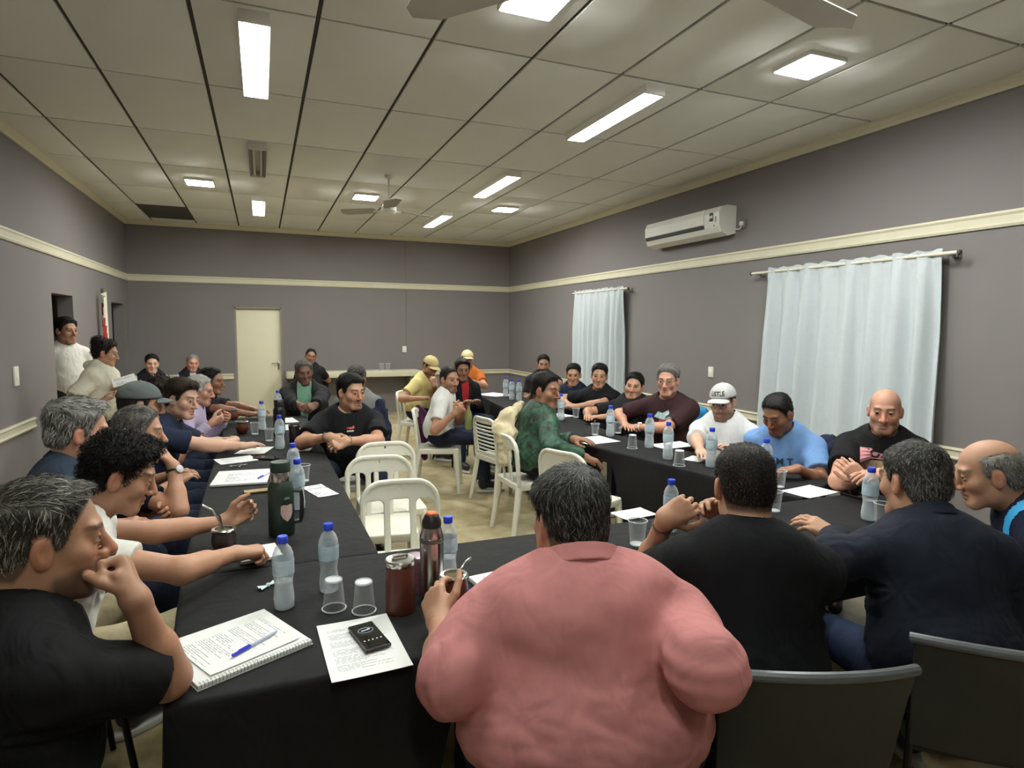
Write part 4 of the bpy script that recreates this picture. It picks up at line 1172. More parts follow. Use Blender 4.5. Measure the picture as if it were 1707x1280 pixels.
def bottle(u, v, label, s=1.0, z_=TZ + .003, water=True, at=None):
    p = atz(u, v, z_) if at is None else np.array(at)
    e = empty('water_bottle', p, random.uniform(0, 6), label, 'bottle', 'small water bottles with blue caps'); e.scale = (s, s, s)
    for k in ('body', 'water', 'label', 'cap'):
        if k == 'water' and not water: continue
        link(k if k != 'body' else 'bottle', _b[k], None, e)
    return e
_cupm = {'wall': MB().lathe([(.0268, .004), (.0355, .094), (.0350, .094), (.0263, .004)], 24, cap=False).mesh('wall', 60),
         'base': MB().lathe([(.0001, .0035), (.022, .0035), (.0255, .0), (.0272, .002), (.0272, .006), (.0001, .0065)], 24, cap=False).mesh('base', 40),
         'rim': MB().tube([(math.cos(a) * .0368, math.sin(a) * .0368, .0965) for a in np.linspace(0, 2 * math.pi, 29)[:-1]], .0022, 6, True).mesh('rim', 60)}
_cupm['wall'].materials.append(CUPM)
for k in ('base', 'rim'): _cupm[k].materials.append(clear('cup_edge', (.9, .92, .93), .45, (.88, .9, .91), .15, .4))
def cup(u, v, label, inv=False, s=1.0, at=None):
    p = atz(u, v, TZ + .003) if at is None else np.array(at)
    e = empty('plastic_cup', p, 0, label, 'cup', 'clear plastic cups'); e.scale = (s, s, s)
    for k in ('wall', 'base', 'rim'): link(k, _cupm[k], None, e)
    if inv: e.rotation_euler = (math.pi, 0, 0); e.location = (p[0], p[1], p[2] + .0985 * s)
    return e
def paper_mat(name, lines, hand=False, tone='e9e8e6', ink='6d6d72'):
    if name in MATS: return MATS[name]
    m = mat(name, tone, .7); nt = m.node_tree; b = nt.nodes['Principled BSDF']
    tc = nt.nodes.new('ShaderNodeTexCoord'); sp = nt.nodes.new('ShaderNodeSeparateXYZ'); nt.links.new(tc.outputs['Object'], sp.inputs[0])
    def M_(op, a, b_=None, c=None):
        n = nt.nodes.new('ShaderNodeMath'); n.operation = op
        for i, q in enumerate((a, b_, c)):
            if q is None: continue
            if isinstance(q, (int, float)): n.inputs[i].default_value = q
            else: nt.links.new(q, n.inputs[i])
        return n.outputs[0]
    yl = M_('MULTIPLY', sp.outputs[1], 1 / lines); fr_ = M_('FRACT', yl); fl = M_('FLOOR', yl)
    on = M_('LESS_THAN', fr_, .38)
    cb = nt.nodes.new('ShaderNodeCombineXYZ'); nt.links.new(M_('MULTIPLY', sp.outputs[0], 170 if not hand else 110), cb.inputs[0]); nt.links.new(M_('MULTIPLY', fl, 7.31), cb.inputs[1])
    n1 = nt.nodes.new('ShaderNodeTexNoise'); n1.inputs['Scale'].default_value = 1; n1.inputs['Detail'].default_value = 0; nt.links.new(cb.outputs[0], n1.inputs[0])
    word = M_('GREATER_THAN', n1.outputs['Fac'], .40)
    wn = nt.nodes.new('ShaderNodeTexWhiteNoise'); wn.noise_dimensions = '1D'; nt.links.new(fl, wn.inputs['W'])
    xr = M_('LESS_THAN', sp.outputs[0], M_('MULTIPLY_ADD', wn.outputs[0], .10, -.015)); xl = M_('GREATER_THAN', sp.outputs[0], -.082)
    ym = M_('LESS_THAN', M_('ABSOLUTE', sp.outputs[1]), .118); para = M_('GREATER_THAN', M_('FRACT', M_('MULTIPLY', fl, .143)), .16)
    k = on
    for q in (word, xr, xl, ym, para): k = M_('MULTIPLY', k, q)
    mx = nt.nodes.new('ShaderNodeMix'); mx.data_type = 'RGBA'; mx.inputs[6].default_value = (*lin(tone), 1); mx.inputs[7].default_value = (*lin(ink), 1)
    nt.links.new(k, mx.inputs[0]); nt.links.new(mx.outputs[2], b.inputs['Base Color'])
    return m
PRN = paper_mat('printed_paper', .0065, ink='9d9da2'); HND = paper_mat('handwritten_paper', .012, True, ink='5d6f7d')
def sheet(px, label, m=PRN, th=.0012, zb=TZ + .003, name='paper_sheet', cat='paper', group='papers on the tables', curl=.0015, real=None):
    """px: photo corners TL, TR, BR, BL of the page as it reads"""
    c = np.array([atz(u, v, zb) for u, v in px]); ce = c.mean(0)
    x = unit((c[1] - c[0]) + (c[2] - c[3])); y = np.cross((0, 0, 1), x)
    w_ = float(np.mean([np.linalg.norm((c[1] - c[0])), np.linalg.norm(c[2] - c[3])])); h_ = float(np.mean([abs((c[0] - c[3]) @ y), abs((c[1] - c[2]) @ y)]))
    if real: w_, h_ = real
    n = 8; V = []; F = []
    for k in (0, 1):
        for j in range(n + 1):
            for i in range(n + 1):
                s, t = i / n - .5, j / n - .5
                V.append((s * w_, t * h_, k * th + curl * (abs(2 * s) ** 3 + abs(2 * t) ** 3) * (1 if name == 'paper_sheet' else 0)))
    m1 = (n + 1) ** 2; ed = list(range(n + 1)) + [(n + 1) * k + n for k in range(1, n + 1)] + [(n + 1) * n + k for k in range(n - 1, -1, -1)] + [(n + 1) * k for k in range(n - 1, 0, -1)]
    for j in range(n):
        for i in range(n):
            a = j * (n + 1) + i; F += [(a, a + n + 1, a + n + 2, a + 1), (m1 + a, m1 + a + 1, m1 + a + n + 2, m1 + a + n + 1)]
    for i in range(len(ed)): a, b_ = ed[i], ed[(i + 1) % len(ed)]; F.append((a, b_, m1 + b_, m1 + a))
    me = MB().add(V, F).mesh(name, 30)
    if name == 'paper_sheet':
        o = link(name, me, m, None, ce); o.rotation_euler = (0, 0, math.atan2(x[1], x[0])); tag(o, label, cat, group); return o, w_, h_
    e = empty(name, ce, math.atan2(x[1], x[0]), label, cat, group)
    return e, w_, h_
def notebook(px, label, m=HND, th=.014, spiral=None, cover='23262b', real=None):
    e, w_, h_ = sheet(px, label, name='notebook', cat='notebook', group=None, real=real)
    MB().box((0, 0, .001), (w_ + .004, h_ + .004, .002)).build('cover', mat('cover_' + cover, cover, .6), e)
    MB().box((0, 0, .002 + th / 2), (w_, h_, th), bev=.0015).build('pages', m, e)
    if spiral:
        b = MB(); L = h_ if spiral in 'LR' else w_; k = int(L / .009)
        for i in range(k):
            q = -L / 2 + .006 + i * (L - .012) / (k - 1)
            ring = [(math.cos(a) * .008, math.sin(a) * (th / 2 + .003)) for a in np.linspace(0, 6.283, 11)[:-1]]
            sgn = 1 if spiral in 'RT' else -1
            b.tube([((sgn * (w_ / 2 - .003) + c_ if spiral in 'LR' else q), (q if spiral in 'LR' else sgn * (h_ / 2 - .003) + c_), th / 2 + .005 + s_) for c_, s_ in ring], .0008, 4, True)
        b.build('spiral', METAL, e)
    return e
def pen(a, b_, label, colr='2a35c0', z_=TZ + .01):
    p, q = atz(*a, z_), atz(*b_, z_); e = empty('pen', (p + q) / 2, 0, label, 'pen'); d = (q - p) / 2; L = np.linalg.norm(d); d = d / L; L = .072
    MB().tube([-d * L * .98, d * L * .25], .0038, 8).build('barrel', mat('pen_clear', 'b9c0d6', .2), e)
    MB().tube([d * L * .22, d * L * 1.0], .0048, 8).tube([d * L * .25 + [0, 0, .006], d * L * .75 + [0, 0, .006]], .0012, 6).build('cap', mat('pen_' + colr, colr, .35), e)
    MB().tube([-d * L * .98, -d * L * 1.06], [.003, .0008], 8).build('tip', METAL, e)
    return e
def phone(px, label, clock=None, z_=TZ + .006):
    c = np.array([atz(u, v, z_) for u, v in px]); ce = c.mean(0); x = unit((c[1] - c[0]) + (c[2] - c[3]))
    e = empty('smartphone', ce, math.atan2(x[1], x[0]), label, 'phone')
    w_, h_ = .075, .156
    MB().box((0, 0, .004), (w_, h_, .009), bev=.003).build('body', mat('phone_case', '17181a', .4), e)
    s = MB().box((0, 0, .0088), (w_ - .006, h_ - .006, .001)).build('screen', mat('phone_glass', '0c0d0f', .08, coat=.5), e)
    if clock:
        g = mat('screen_glow', 'c8d4d8', .3, emit=.35)
        MB().box((-.002, h_ * .19, .0096), (.022, .0035, .0006), .12).box((.010, h_ * .19 + .003, .0096), (.007, .006, .0006), .12).build('clock_mark', g, s)
        MB().tube([(math.cos(a) * .022, h_ * .19 + math.sin(a) * .015, .0095) for a in np.linspace(0, 6.283, 28)[:-1]], .0005, 4, True).build('clock_ring', g, s)
        for i in range(5): MB().box((-.024 + .012 * i, -h_ * .2, .0095), (.004, .004, .0006)).build('icon', g, s)
    return e
LEATHER = mat('brown_leather', '5a2a1c', .45, var=.2, vscale=40, bump=.2, bscale=300, bdist=.001)
STEEL = mat('brushed_steel', 'c4c2be', .22, 1); DSTEEL = mat('steel_dark', '8e8c88', .3, 1)
def mate(p, label, s=1., body=LEATHER, straw=(.06, .03, .06), rim=.036):
    e = empty('mate_gourd', p, 0, label, 'mate cup'); e.scale = (s, s, s)
    MB().lathe([(.024, 0), (.032, .005), (.043, .03), (.044, .05), (.039, .072), (.036, .082)], 24).build('gourd', body, e)
    MB().lathe([(.037, .078), (.043, .08), (.045, .085), (.041, .089), (.031, .088), (.030, .08)], 24, cap=False).build('rim', STEEL, e)
    MB().lathe([(.0305, .079), (.018, .083), (.0001, .084)], 20, cap=False).build('yerba', mat('yerba_green', '4f5230', .9, var=.4, vscale=220), e)
    st = np.array(straw)
    MB().tube([(0.008, .002, .06), (.014 + st[0] * .25, .004 + st[1] * .25, .098), (.014 + st[0] * .6, .004 + st[1] * .6, .092 + st[2] * .75), (.014 + st[0], .004 + st[1], .09 + st[2])], [.0035, .0035, .0032, .0045], 8).build('bombilla', STEEL, e)
    return e
# ------------------------------------------------------------------ things standing on the tables
bottle(474, 1012, 'water bottle with pale blue label in front of the notebook with the pen', 1.0)
bottle(549, 984, 'water bottle standing behind the two upturned cups', 1.0, water=False)
bottle(747, 968, 'water bottle hidden behind the silver thermos', 1.0)
bottle(497, 848, 'water bottle just right of the green thermos', 1.06)
bottle(490, 812, 'water bottle farther behind the green thermos', 1.06)
bottle(467, 748, 'water bottle at the wrist of the man in the navy shirt', 1.06)
bottle(437, 716, 'farther water bottle on the left table, beside the mate drinkers', 1.06)
bottle(464, 692, 'farthest water bottle on the left table by the door', 1.06)
bottle(1017, 727, 'water bottle on the right table before the maroon shirt', 1.1)
bottle(1082, 746, 'second water bottle on the right table, left of the folded sheet', 1.1)
bottle(1113, 765, 'third water bottle on the right table, beside an upturned cup', 1.1)
bottle(1185, 778, 'water bottle on the right table before the man in the white cap', 1.1)
bottle(1275, 803, 'water bottle half hidden in front of the light blue shirt', 1.1)
bottle(1117, 885, 'water bottle behind the clasped hands of the man in black', 1.0)
bottle(1448, 866, 'water bottle beside a cup before the man with crossed arms', 1.08)
bottle(935, 700, 'water bottle just behind the face of the man in green', 1.1)
bottle(843, 661, 'leftmost of three water bottles on the far right table', 1.1)
bottle(853, 666, 'middle one of three water bottles on the far right table', 1.1)
bottle(865, 668, 'rightmost of three water bottles on the far right table', 1.1)
cup(557, 1014, 'upturned clear cup, left of a pair near the phone', True)
cup(607, 1018, 'upturned clear cup, right of a pair near the phone', True)
cup(507, 802, 'clear cup beside the bottles on the left table', False)
cup(449, 735, 'clear cup by the water bottle before the navy shirt', False)
cup(425, 724, 'clear cup next to the farther bottle on the left table', False)
cup(1054, 747, 'upturned clear cup on the right table before the maroon shirt', True, 1.05)
cup(1132, 776, 'upturned clear cup right of the third bottle on the right table', True, 1.05)
cup(1030, 722, 'clear cup beside the first bottle on the right table', False)
cup(992, 725, 'clear cup near the phone on the right table', False)
cup(960, 696, 'clear cup in front of the world map shirt', False)
cup(1062, 908, 'clear cup with water between the pink shirt and the clasped hands', False, 1.08)
cup(1290, 852, 'clear cup right of the dark haired man from behind', False, 1.05)
cup(1299, 812, 'clear cup in front of the light blue shirt', False, 1.0)
cup(1470, 874, 'clear cup right beside the bottle before the crossed arms', False, 1.05)
p = aty(636, 621, 11.5); cup(0, 0, 'clear cup on the back shelf, left one of two', False, 1.3, at=(p[0], 11.5, .832))
p = aty(644, 621, 11.5); cup(0, 0, 'clear cup on the back shelf, right one of two', False, 1.3, at=(p[0] + .03, 11.5, .832))

sheet([(532, 1043), (648, 1025), (684, 1109), (548, 1144)], 'printed sheet lying under the smartphone')
notebook([(437, 1015), (511, 1072), (340, 1155), (262, 1092)], 'spiral notebook with printed pages under the blue pen', PRN, .011, 'R', 'd0cfc8')
sheet([(428, 1020), (500, 1064), (352, 1128), (290, 1080)], 'loose printed sheet on top of the spiral notebook', zb=TZ + .0175)
pen((462, 1052), (385, 1094), 'blue ballpoint pen lying on the spiral notebook', z_=TZ + .026)
notebook([(788, 967), (879, 948), (930, 985), (822, 1012)], 'handwritten notebook beside the pink shirt', HND, .016)
pen((795, 1003), (778, 980), 'blue pen beside the handwritten notebook', z_=TZ + .02)
notebook([(404, 918), (462, 910), (468, 930), (390, 946)], 'open notebook under the hand of the curly haired man', paper_mat('blank_paper', .5), .012)
notebook([(358, 790), (453, 784), (444, 807), (357, 812)], 'white writing pad in front of the crossed forearm and watch', HND, .012)
pen((451, 787), (430, 797), 'blue pen on the white writing pad', z_=TZ + .0245)
sheet([(358, 766), (424, 759), (424, 768), (366, 776)], 'folded papers beside the keys on the left table')
sheet([(412, 746), (452, 745), (445, 757), (388, 757)], 'printed sheet before the folded arms of the navy shirt')
sheet([(492, 741), (521, 741), (521, 752), (484, 753)], 'printed sheet at the far inner edge of the left table')
sheet([(514, 811), (546, 806), (554, 826), (518, 832)], 'small slip with black handwriting near the green thermos', paper_mat('note_paper', .02, True, ink='1c1c20'))
sheet([(474, 697), (494, 696), (492, 704), (468, 706)], 'sheet of paper at the far end of the left table')
sheet([(476, 708), (500, 707), (497, 716), (470, 718)], 'second sheet at the far end of the left table')
sheet([(953, 731), (1006, 726), (1028, 737), (975, 742)], 'white sheet on the right table beside the man in green')
sheet([(1088, 741), (1140, 735), (1156, 744), (1100, 750)], 'white sheet on the right table near the white cap man')
sheet([(1143, 764), (1160, 758), (1178, 766), (1160, 773)], 'white sheet half hidden behind the dark haired man')
sheet([(1306, 818), (1352, 808), (1396, 822), (1344, 832)], 'printed sheet before the crossed arms of the bald man')
sheet([(1027, 851), (1074, 848), (1088, 857), (1034, 872)], 'white sheets at the inner edge of the near table')
sheet([(1053, 923), (1092, 917), (1110, 945), (1078, 952)], 'white sheet beside the elbow of the man in black')
sheet([(806, 656), (836, 653), (842, 660), (812, 663)], 'white sheet on the far right table near the orange shirt')
sheet([(922, 690), (944, 688), (948, 695), (926, 697)], 'white sheet on the table in front of the navy tee')
phone([(585, 1043), (626, 1033), (648, 1083), (603, 1097)], 'black smartphone showing a round clock on the printed sheet', True, TZ + .0095)
phone([(1408, 826), (1440, 820), (1450, 828), (1416, 834)], 'black smartphone beside the printed sheet before the bald man')
phone([(977, 706), (995, 703), (1003, 712), (985, 715)], 'smartphone on the right table near the world map shirt')
phone([(432, 764), (452, 758), (454, 764), (436, 770)], 'black smartphone lying by the keys on the left table')
# keys
p = atz(398, 777, TZ + .006); k = empty('keys', p, .4, 'small bunch of keys on the left table', 'keys')
MB().tube([(math.cos(a) * .013, math.sin(a) * .013, .002) for a in np.linspace(0, 6.28, 16)[:-1]], .0012, 5, True).build('ring', STEEL, k)
for a in (.2, .9, 2.6): MB().box((math.cos(a) * .036, math.sin(a) * .036, .003), (.045, .010, .0025), a, .001).lathe([(.011, 0), (.011, .003)], 10, (math.cos(a) * .02, math.sin(a) * .02, .002)).build('key', STEEL, k)
# gold phone / case near the pad
p = atz(430, 819, TZ + .006); MBo = MB().box((0, 0, .004), (.14, .06, .008), .1, .002).build('spectacle_case', mat('case_gold', '8a7440', .4, .3), None, p); tag(MBo, 'slim tan case beside the white writing pad', 'case')
# silver thermos with orange top
p = atz(720, 997, TZ + .003); t = empty('thermos', p, 0, 'silver steel thermos with black neck and orange button', 'thermos')
MB().lathe([(.036, 0), (.039, .004), (.039, .195), (.037, .203), (.039, .208), (.039, .214), (.034, .232), (.030, .246)], 28).build('body', STEEL, t)
MB().lathe([(.0392, .196), (.0405, .2), (.0392, .207)], 28, cap=False).build('band', DSTEEL, t)
MB().lathe([(.031, .244), (.032, .25), (.031, .266), (.026, .274), (.024, .282), (.020, .286)], 24).build('stopper', mat('black_plastic', '151515', .4), t)
MB().lathe([(.0185, .283), (.0185, .290), (.015, .293), (.0001, .2935)], 20).build('button', mat('orange_plastic', 'e8641c', .4), t)
# green thermos with a crest and handle
p = atz(470, 890, TZ + .003); t = empty('thermos', p, 0, 'dark green thermos with steel neck and pale shield sticker', 'thermos')
GRN = mat('hammertone_green', '2a3a31', .42, .3, var=.15, vscale=120, bump=.15, bscale=200, bdist=.001)
MB().lathe([(.050, 0), (.053, .005), (.053, .195), (.050, .215), (.040, .236)], 28).build('body', GRN, t)
MB().lathe([(.040, .233), (.0405, .238), (.0405, .272), (.0385, .276)], 28).build('neck', STEEL, t)
MB().lathe([(.037, .272), (.041, .277), (.041, .31), (.038, .318), (.0001, .319)], 28).build('cup_lid', GRN, t)
hx = unit(np.array([.93, -.1, 0]))
MB().tube([hx * .050 + [0, 0, .19], hx * .082 + [0, 0, .185], hx * .085 + [0, 0, .15], hx * .083 + [0, 0, .08], hx * .078 + [0, 0, .055], hx * .05 + [0, 0, .05]], .009, 8).build('handle', mat('black_plastic', '151515', .4), t)
sd = math.atan2(-p[1], -p[0]) + .45; V = []; out = [(-.026, .032), (-.013, .036), (0, .032), (.013, .036), (.026, .032), (.027, 0), (.018, -.022), (0, -.038), (-.018, -.022), (-.027, 0)]
bmh = blob_mesh(out)
for v_ in bmh.vertices: a = sd + v_.co.x / .0536; zc = .105 + v_.co.y; v_.co = (math.cos(a) * .0542, math.sin(a) * .0542, zc)
link('shield_sticker', bmh, mat('sticker_pale', 'c9a9a2', .5, var=.35, vscale=90), t)
MB().tube([(math.cos(sd + q) * .054, math.sin(sd + q) * .054, .165) for q in (-.22, 0, .22)], .0015, 5).tube([(math.cos(sd + q) * .054, math.sin(sd + q) * .054, .171) for q in (-.18, 0, .18)], .0012, 5).build('maker_mark', mat('mark_grey', '9a9f9a', .5), t)
# brown canister, pink tin, black flask, mates
p = atz(668, 1017, TZ + .003); t = empty('canister', p, 0, 'brown leather yerba canister with a steel lid', 'canister')
MB().lathe([(.044, 0), (.046, .004), (.046, .15), (.0445, .156)], 28).build('body', LEATHER, t)
MB().lathe([(.047, .152), (.048, .156), (.048, .166), (.045, .170), (.020, .171), (.0001, .171)], 28).build('lid', STEEL, t)
MB().tube([(-.024, -.005, .172), (-.02, .0, .177), (.02, .006, .177), (.024, .008, .172)], .004, 8).build('lid_grip', STEEL, t)
p = atz(692, 985, TZ + .003); t = empty('tin', p, 0, 'small printed pink tin behind the brown canister', 'tin')
MB().lathe([(.033, 0), (.034, .003), (.034, .115), (.033, .118)], 24).build('body', mat('tin_pattern', '7a4a52', .4, var=.6, vscale=70), t); MB().lathe([(.0345, .112), (.0345, .124), (.030, .127), (.0001, .127)], 24).build('lid', mat('tin_lid', 'b79aa6', .35, .5, var=.3, vscale=60), t)
mate(atz(756, 1003, TZ + .05), 'mate with steel rim held in the hand of the man in pink', 1.02, straw=(.05, .02, .03))
mate(atz(374, 918, TZ + .004), 'mate with a bent steel straw before the curly haired man', 1.05, mat('dark_leather', '2a1a16', .5), straw=(-.085, .03, .085))
p = atz(388, 700, TZ + .05); mate(p, 'mate in the hands of the man in the lilac shirt', 1.1, straw=(.04, -.02, .05))
mate(atz(404, 722, TZ + .004), 'brown mate standing before the lilac shirt', 1.15, straw=(.03, .02, .05))
p = atz(466, 726, TZ + .003); t = empty('thermos', p, 0, 'black thermos among bottles on the far left table', 'thermos')
MB().lathe([(.044, 0), (.046, .004), (.046, .21), (.036, .235)], 24).build('body', mat('black_gloss', '0f0f11', .25), t); MB().lathe([(.036, .233), (.037, .24), (.037, .29), (.033, .296), (.0001, .297)], 24).build('cup_lid', mat('black_plastic', '151515', .4), t)
p = atz(491, 737, TZ + .003); t = empty('tumbler', p, 0, 'dark tumbler at the elbow of the man in the black tee', 'cup')
MB().lathe([(.034, 0), (.036, .003), (.042, .13), (.0415, .134), (.038, .133), (.034, .02), (.0001, .02)], 24).build('body', mat('dark_gourd', '211a17', .4), t); MB().lathe([(.0425, .128), (.0445, .132), (.0425, .138), (.0395, .136)], 24, cap=False).build('rim', DSTEEL, t)
# knotted tissue
p = atz(447, 978, TZ + .004); k = empty('tissue', p, .3, 'small knotted paper tissue beside the water bottle', 'tissue')
TM = mat('tissue_pale', 'cfe0e4', .9)
def wedge(a0, L, w_):
    V = []; n = 7
    for i in range(n):
        for j in range(5):
            t_ = i / (n - 1); q = (j / 4 - .5) * w_ * (.25 + t_); V.append((math.cos(a0) * L * t_ - math.sin(a0) * q, math.sin(a0) * L * t_ + math.cos(a0) * q, .006 + .006 * (j % 2) * t_))
    return MB().add(V, [(i * 5 + j, i * 5 + j + 1, (i + 1) * 5 + j + 1, (i + 1) * 5 + j) for i in range(n - 1) for j in range(4)])
wedge(3.4, .035, .03).build('tail', TM, k); wedge(.5, .03, .02).build('tail', TM, k); MB().lathe([(.0001, 0), (.007, .003), (.008, .008), (.005, .013), (.0001, .014)], 10).build('knot', TM, k)
# ------------------------------------------------------------------ chairs
c1 = atz(660, 800, .82); c2 = atz(622, 760, .82); c3 = atz(632, 735, .82)
chair(c1[0] - .01, c1[1] - .26, -96, 'empty white plastic chair nearest the silver thermos', 'bars')
chair(c2[0], c2[1] - .26, -98, 'second empty white plastic chair along the left table', 'bars')
chair(c3[0] + .02, c3[1] - .32, -92, 'third empty white plastic chair, at the elbow of the man in black', 'bars')
chair(2.11, 5.36, 12, 'white plastic chair with slatted back and a black bag on it', 'slats')
p = atz(985, 756, .80); chair(p[0] + .02, p[1] + .16, 24, 'white round-backed chair pushed in by the right table', 'round')
# things hung on or lying on those chairs
def drape(name, label, cat, pts, m, seed, th=.012, lean=.0, group=None, h=.008):
    """soft hanging garment: union of round lobes along given chains, puckered"""
    ch = [[np.array(q, float) for q in c] for c, _ in pts]; allp = np.array([q for c in ch for q in c]); o0 = allp.mean(0)
    rad = max(max(rs) for _, rs in pts)
    def f(P):
        d = None
        for c, (_, rs) in zip(ch, pts):
            for i in range(len(c) - 1):
                e = rcone(P, c[i] - o0, c[i + 1] - o0, rs[i], rs[i + 1]); d = e if d is None else smin(d, e, .035)
        return d
    V, Q = nets(f, allp.min(0) - o0 - rad - .03, allp.max(0) - o0 + rad + .03, h)
    N = vnormals(V, Q); V = V + N * (.010 * wob(V * [1.6, 1.6, .5], 60, seed, 5) + .005 * wob(V * [1, 1, .6], 120, seed + 1, 4))[:, None]
    o = link(name, mesh_np(name, V, Q), m, None, o0); tag(o, label, cat, group); return o
# ------------------------------------------------------------------ the people
T, D = atz, atd
DK = '0f0d0c'
def H_(c=DK, **k): d = dict(c=c); d.update(k); return d
dn = (0, 0, -1.)

def camo():
    m = mat('green_camo', '1f4a33', .6, bump=.2, bscale=300, bdist=.001, fold=.4); nt = m.node_tree; b = nt.nodes['Principled BSDF']
    tc = nt.nodes.new('ShaderNodeTexCoord'); n = nt.nodes.new('ShaderNodeTexNoise'); n.inputs['Scale'].default_value = 14; n.inputs['Detail'].default_value = 4; n.inputs['Distortion'].default_value = 1.5
    cr = nt.nodes.new('ShaderNodeValToRGB'); e = cr.color_ramp.elements
    e[0].position = .42; e[0].color = (*lin('11201a'), 1); e[1].position = .58; e[1].color = (*lin('1f4d34'), 1)
    nt.links.new(tc.outputs['Object'], n.inputs[0]); nt.links.new(n.outputs['Fac'], cr.inputs[0]); nt.links.new(cr.outputs[0], b.inputs['Base Color'])
    return m
# ---- left row, near to far
P1 = person('p1', 'person in black tee with greying hair and beard, fist at mouth, left foreground', (80, 905, 1.37), (12, -4, 0), 38, hs=1.06, lean=16, bw=1.22, bd=1.2, belly=.05, skin='olive', near=2, neck_r=1.2,
    hsp=dict(beard='full', bw=.62, beardc='2b2420', beard_t=.004, jaw=1.05, nose=1.1), hair=H_('2b2622', c2='8f8a82', grey=.22, greyside=.1, top=.014, side=.006, quiff=.010, flow=(0, 1, .1), len=.030, line=.088, amp=.004),
    shirt=dict(c='0e0e10', sleeve=.78, inf=.016, chain=True), armr=1.16, legs=dict(c='3a4450', yaw=-42),
    arms=dict(R=dict(e=T(280, 1130, .80), w=D(228, 1003, 1.38), hd=D(204, 930, 1.42) - D(228, 1003, 1.38), pn=(-.9, .25, .3), curl=1.4, thumb=1.1, hk=1.08)))
# thin neck chain
P2 = person('p2', 'person in white v-neck tee with curly black hair, reaching over the table', (200, 795, 2.12), (4, -20, 0), 22, hs=1.04, lean=24, nk=.02, skin='tan', near=2,
    hsp=dict(beard='full', bw=.18, beardc='2b211c', eye=.003), hair=H_('0e0b0a', top=.020, side=.006, amp=.008, freq=95, curl=.55, len=.019, flow=(0, .6, .3), n=6500, wd=1.2, line=.080, quiff=.012),
    shirt=dict(c='e4e2dc', sleeve=.5, inf=.014, vneck=.12, nh=.0), legs=dict(c='b3a688', yaw=38),
    arms=dict(R=dict(w=T(392, 922, .825), pole=(-.2, -1, .05), pn=dn, curl=.9, thumb=.7, hd=(.9, .25, -.05)), L=dict(w=T(414, 868, .83), pole=(-.2, .3, -1), pn=(.2, -1, 0), curl=.7, hd=(.8, .35, .35), watch='band', wc='141414')))
P3 = person('p3', 'person with wavy grey hair in dark blue denim shirt, left row', (132, 724, 2.54), (16, -8, 0), 20, lean=10, bw=1.12, bd=1.1, skin='ruddy', near=1,
    hair=H_('3a3733', c2='a9a7a2', grey=.45, top=.026, side=.014, amp=.006, freq=60, flow=(.2, .8, .1), len=.035, quiff=.01), hsp=dict(beard='full', bw=.15, beardc='4b423c'),
    shirt=dict(kind='shirt', c='2d3846', sleeve=1.4, inf=.016, collar='2d3846'))
P4 = person('p4', 'person with grey fade and watch, hand on mouth and arms crossed, left row', (232, 724, 3.06), (2, -6, 0), 15, lean=14, bw=1.05, skin='tan', near=1,
    hair=H_('2a2725', c2='86827c', grey=.3, greyside=.5, top=.016, side=.003, len=.016, flow=(0, 1, 0), line=.084), hsp=dict(beard='full', bw=.3, beardc='4a433e', nose=1.1),
    shirt=dict(c='1b1f2b', sleeve=.55), arms=dict(R=dict(e=D(297, 850, 2.88), w=D(290, 778, 2.94), hd=D(262, 738, 2.97) - D(290, 778, 2.94), pn=(-1, .0, .1), curl=.75, thumb=.5, watch='face', wc='17171a', wf='c8c8c8', wdir=(1, -1, .3)),
        L=dict(w=D(285, 842, 2.94), hd=(.3, -1, 0), pn=(-.6, 0, -.4), curl=.8)))
P5 = person('p5', 'person in grey baseball cap half hidden behind the left row', (234, 678, 3.5), (12, -6, 0), 10, skin='olive', near=0, hair=H_('221d1a', top=.006, side=.006, n=300), cap=dict(c='565b5b'), shirt=dict(c='23262a'))
P6 = person('p6', 'person with dark curly hair, only the hair showing, left row', (267, 662, 4.65), (30, -5, 0), 20, skin='brown', near=0, hair=H_('1c1210', top=.034, side=.024, amp=.008, freq=90, curl=.6, len=.02, n=1500), shirt=dict(c='2b2a30'))
P7 = person('p7', 'person in navy tee with brown hair, forearms folded on left table', (303, 667, 4.12), (-32, -10, 4), -5, lean=22, nk=.03, bw=1.1, bd=1.1, skin='fair', near=1,
    hair=H_('2a1d15', top=.024, side=.012, quiff=.012, flow=(.5, .9, 0), len=.032, line=.078), hsp=dict(jaw=1.05, cheek=.003),
    shirt=dict(c='1d2438', sleeve=.7, inf=.016), armr=1.1, arms=dict(R=dict(w=T(420, 745, .80), pole=(-.3, -.8, -.5), pn=dn, curl=.3), L=dict(w=T(392, 733, .83), pole=(-.3, .6, -.4), hd=T(352, 742, .83) - T(392, 733, .83), pn=dn, curl=.25, watch='band', wc='6b5a3a')))
P8 = person('p8', 'person with white hair in lilac shirt holding a mate', (333, 653, 5.3), (-12, -8, 0), -5, lean=16, skin='ruddy', near=0, hair=H_('8c8883', c2='c9c6c0', grey=.7, top=.018, side=.012, len=.03, flow=(.3, .8, 0)), hsp=dict(browc='6b645d', nose=1.1),
    shirt=dict(kind='shirt', c='b7a9c4', sleeve=1.9, collar='b7a9c4'), arms=dict(R=dict(w=T(352, 706, .84), hd=(.6, .3, .2), pn=(0, .6, .3), curl=.7), L=dict(w=T(374, 697, .84), hd=(.3, -.6, .1), pn=(-.4, -.3, .2), curl=.7, watch='band', wc='d9d4c8')))
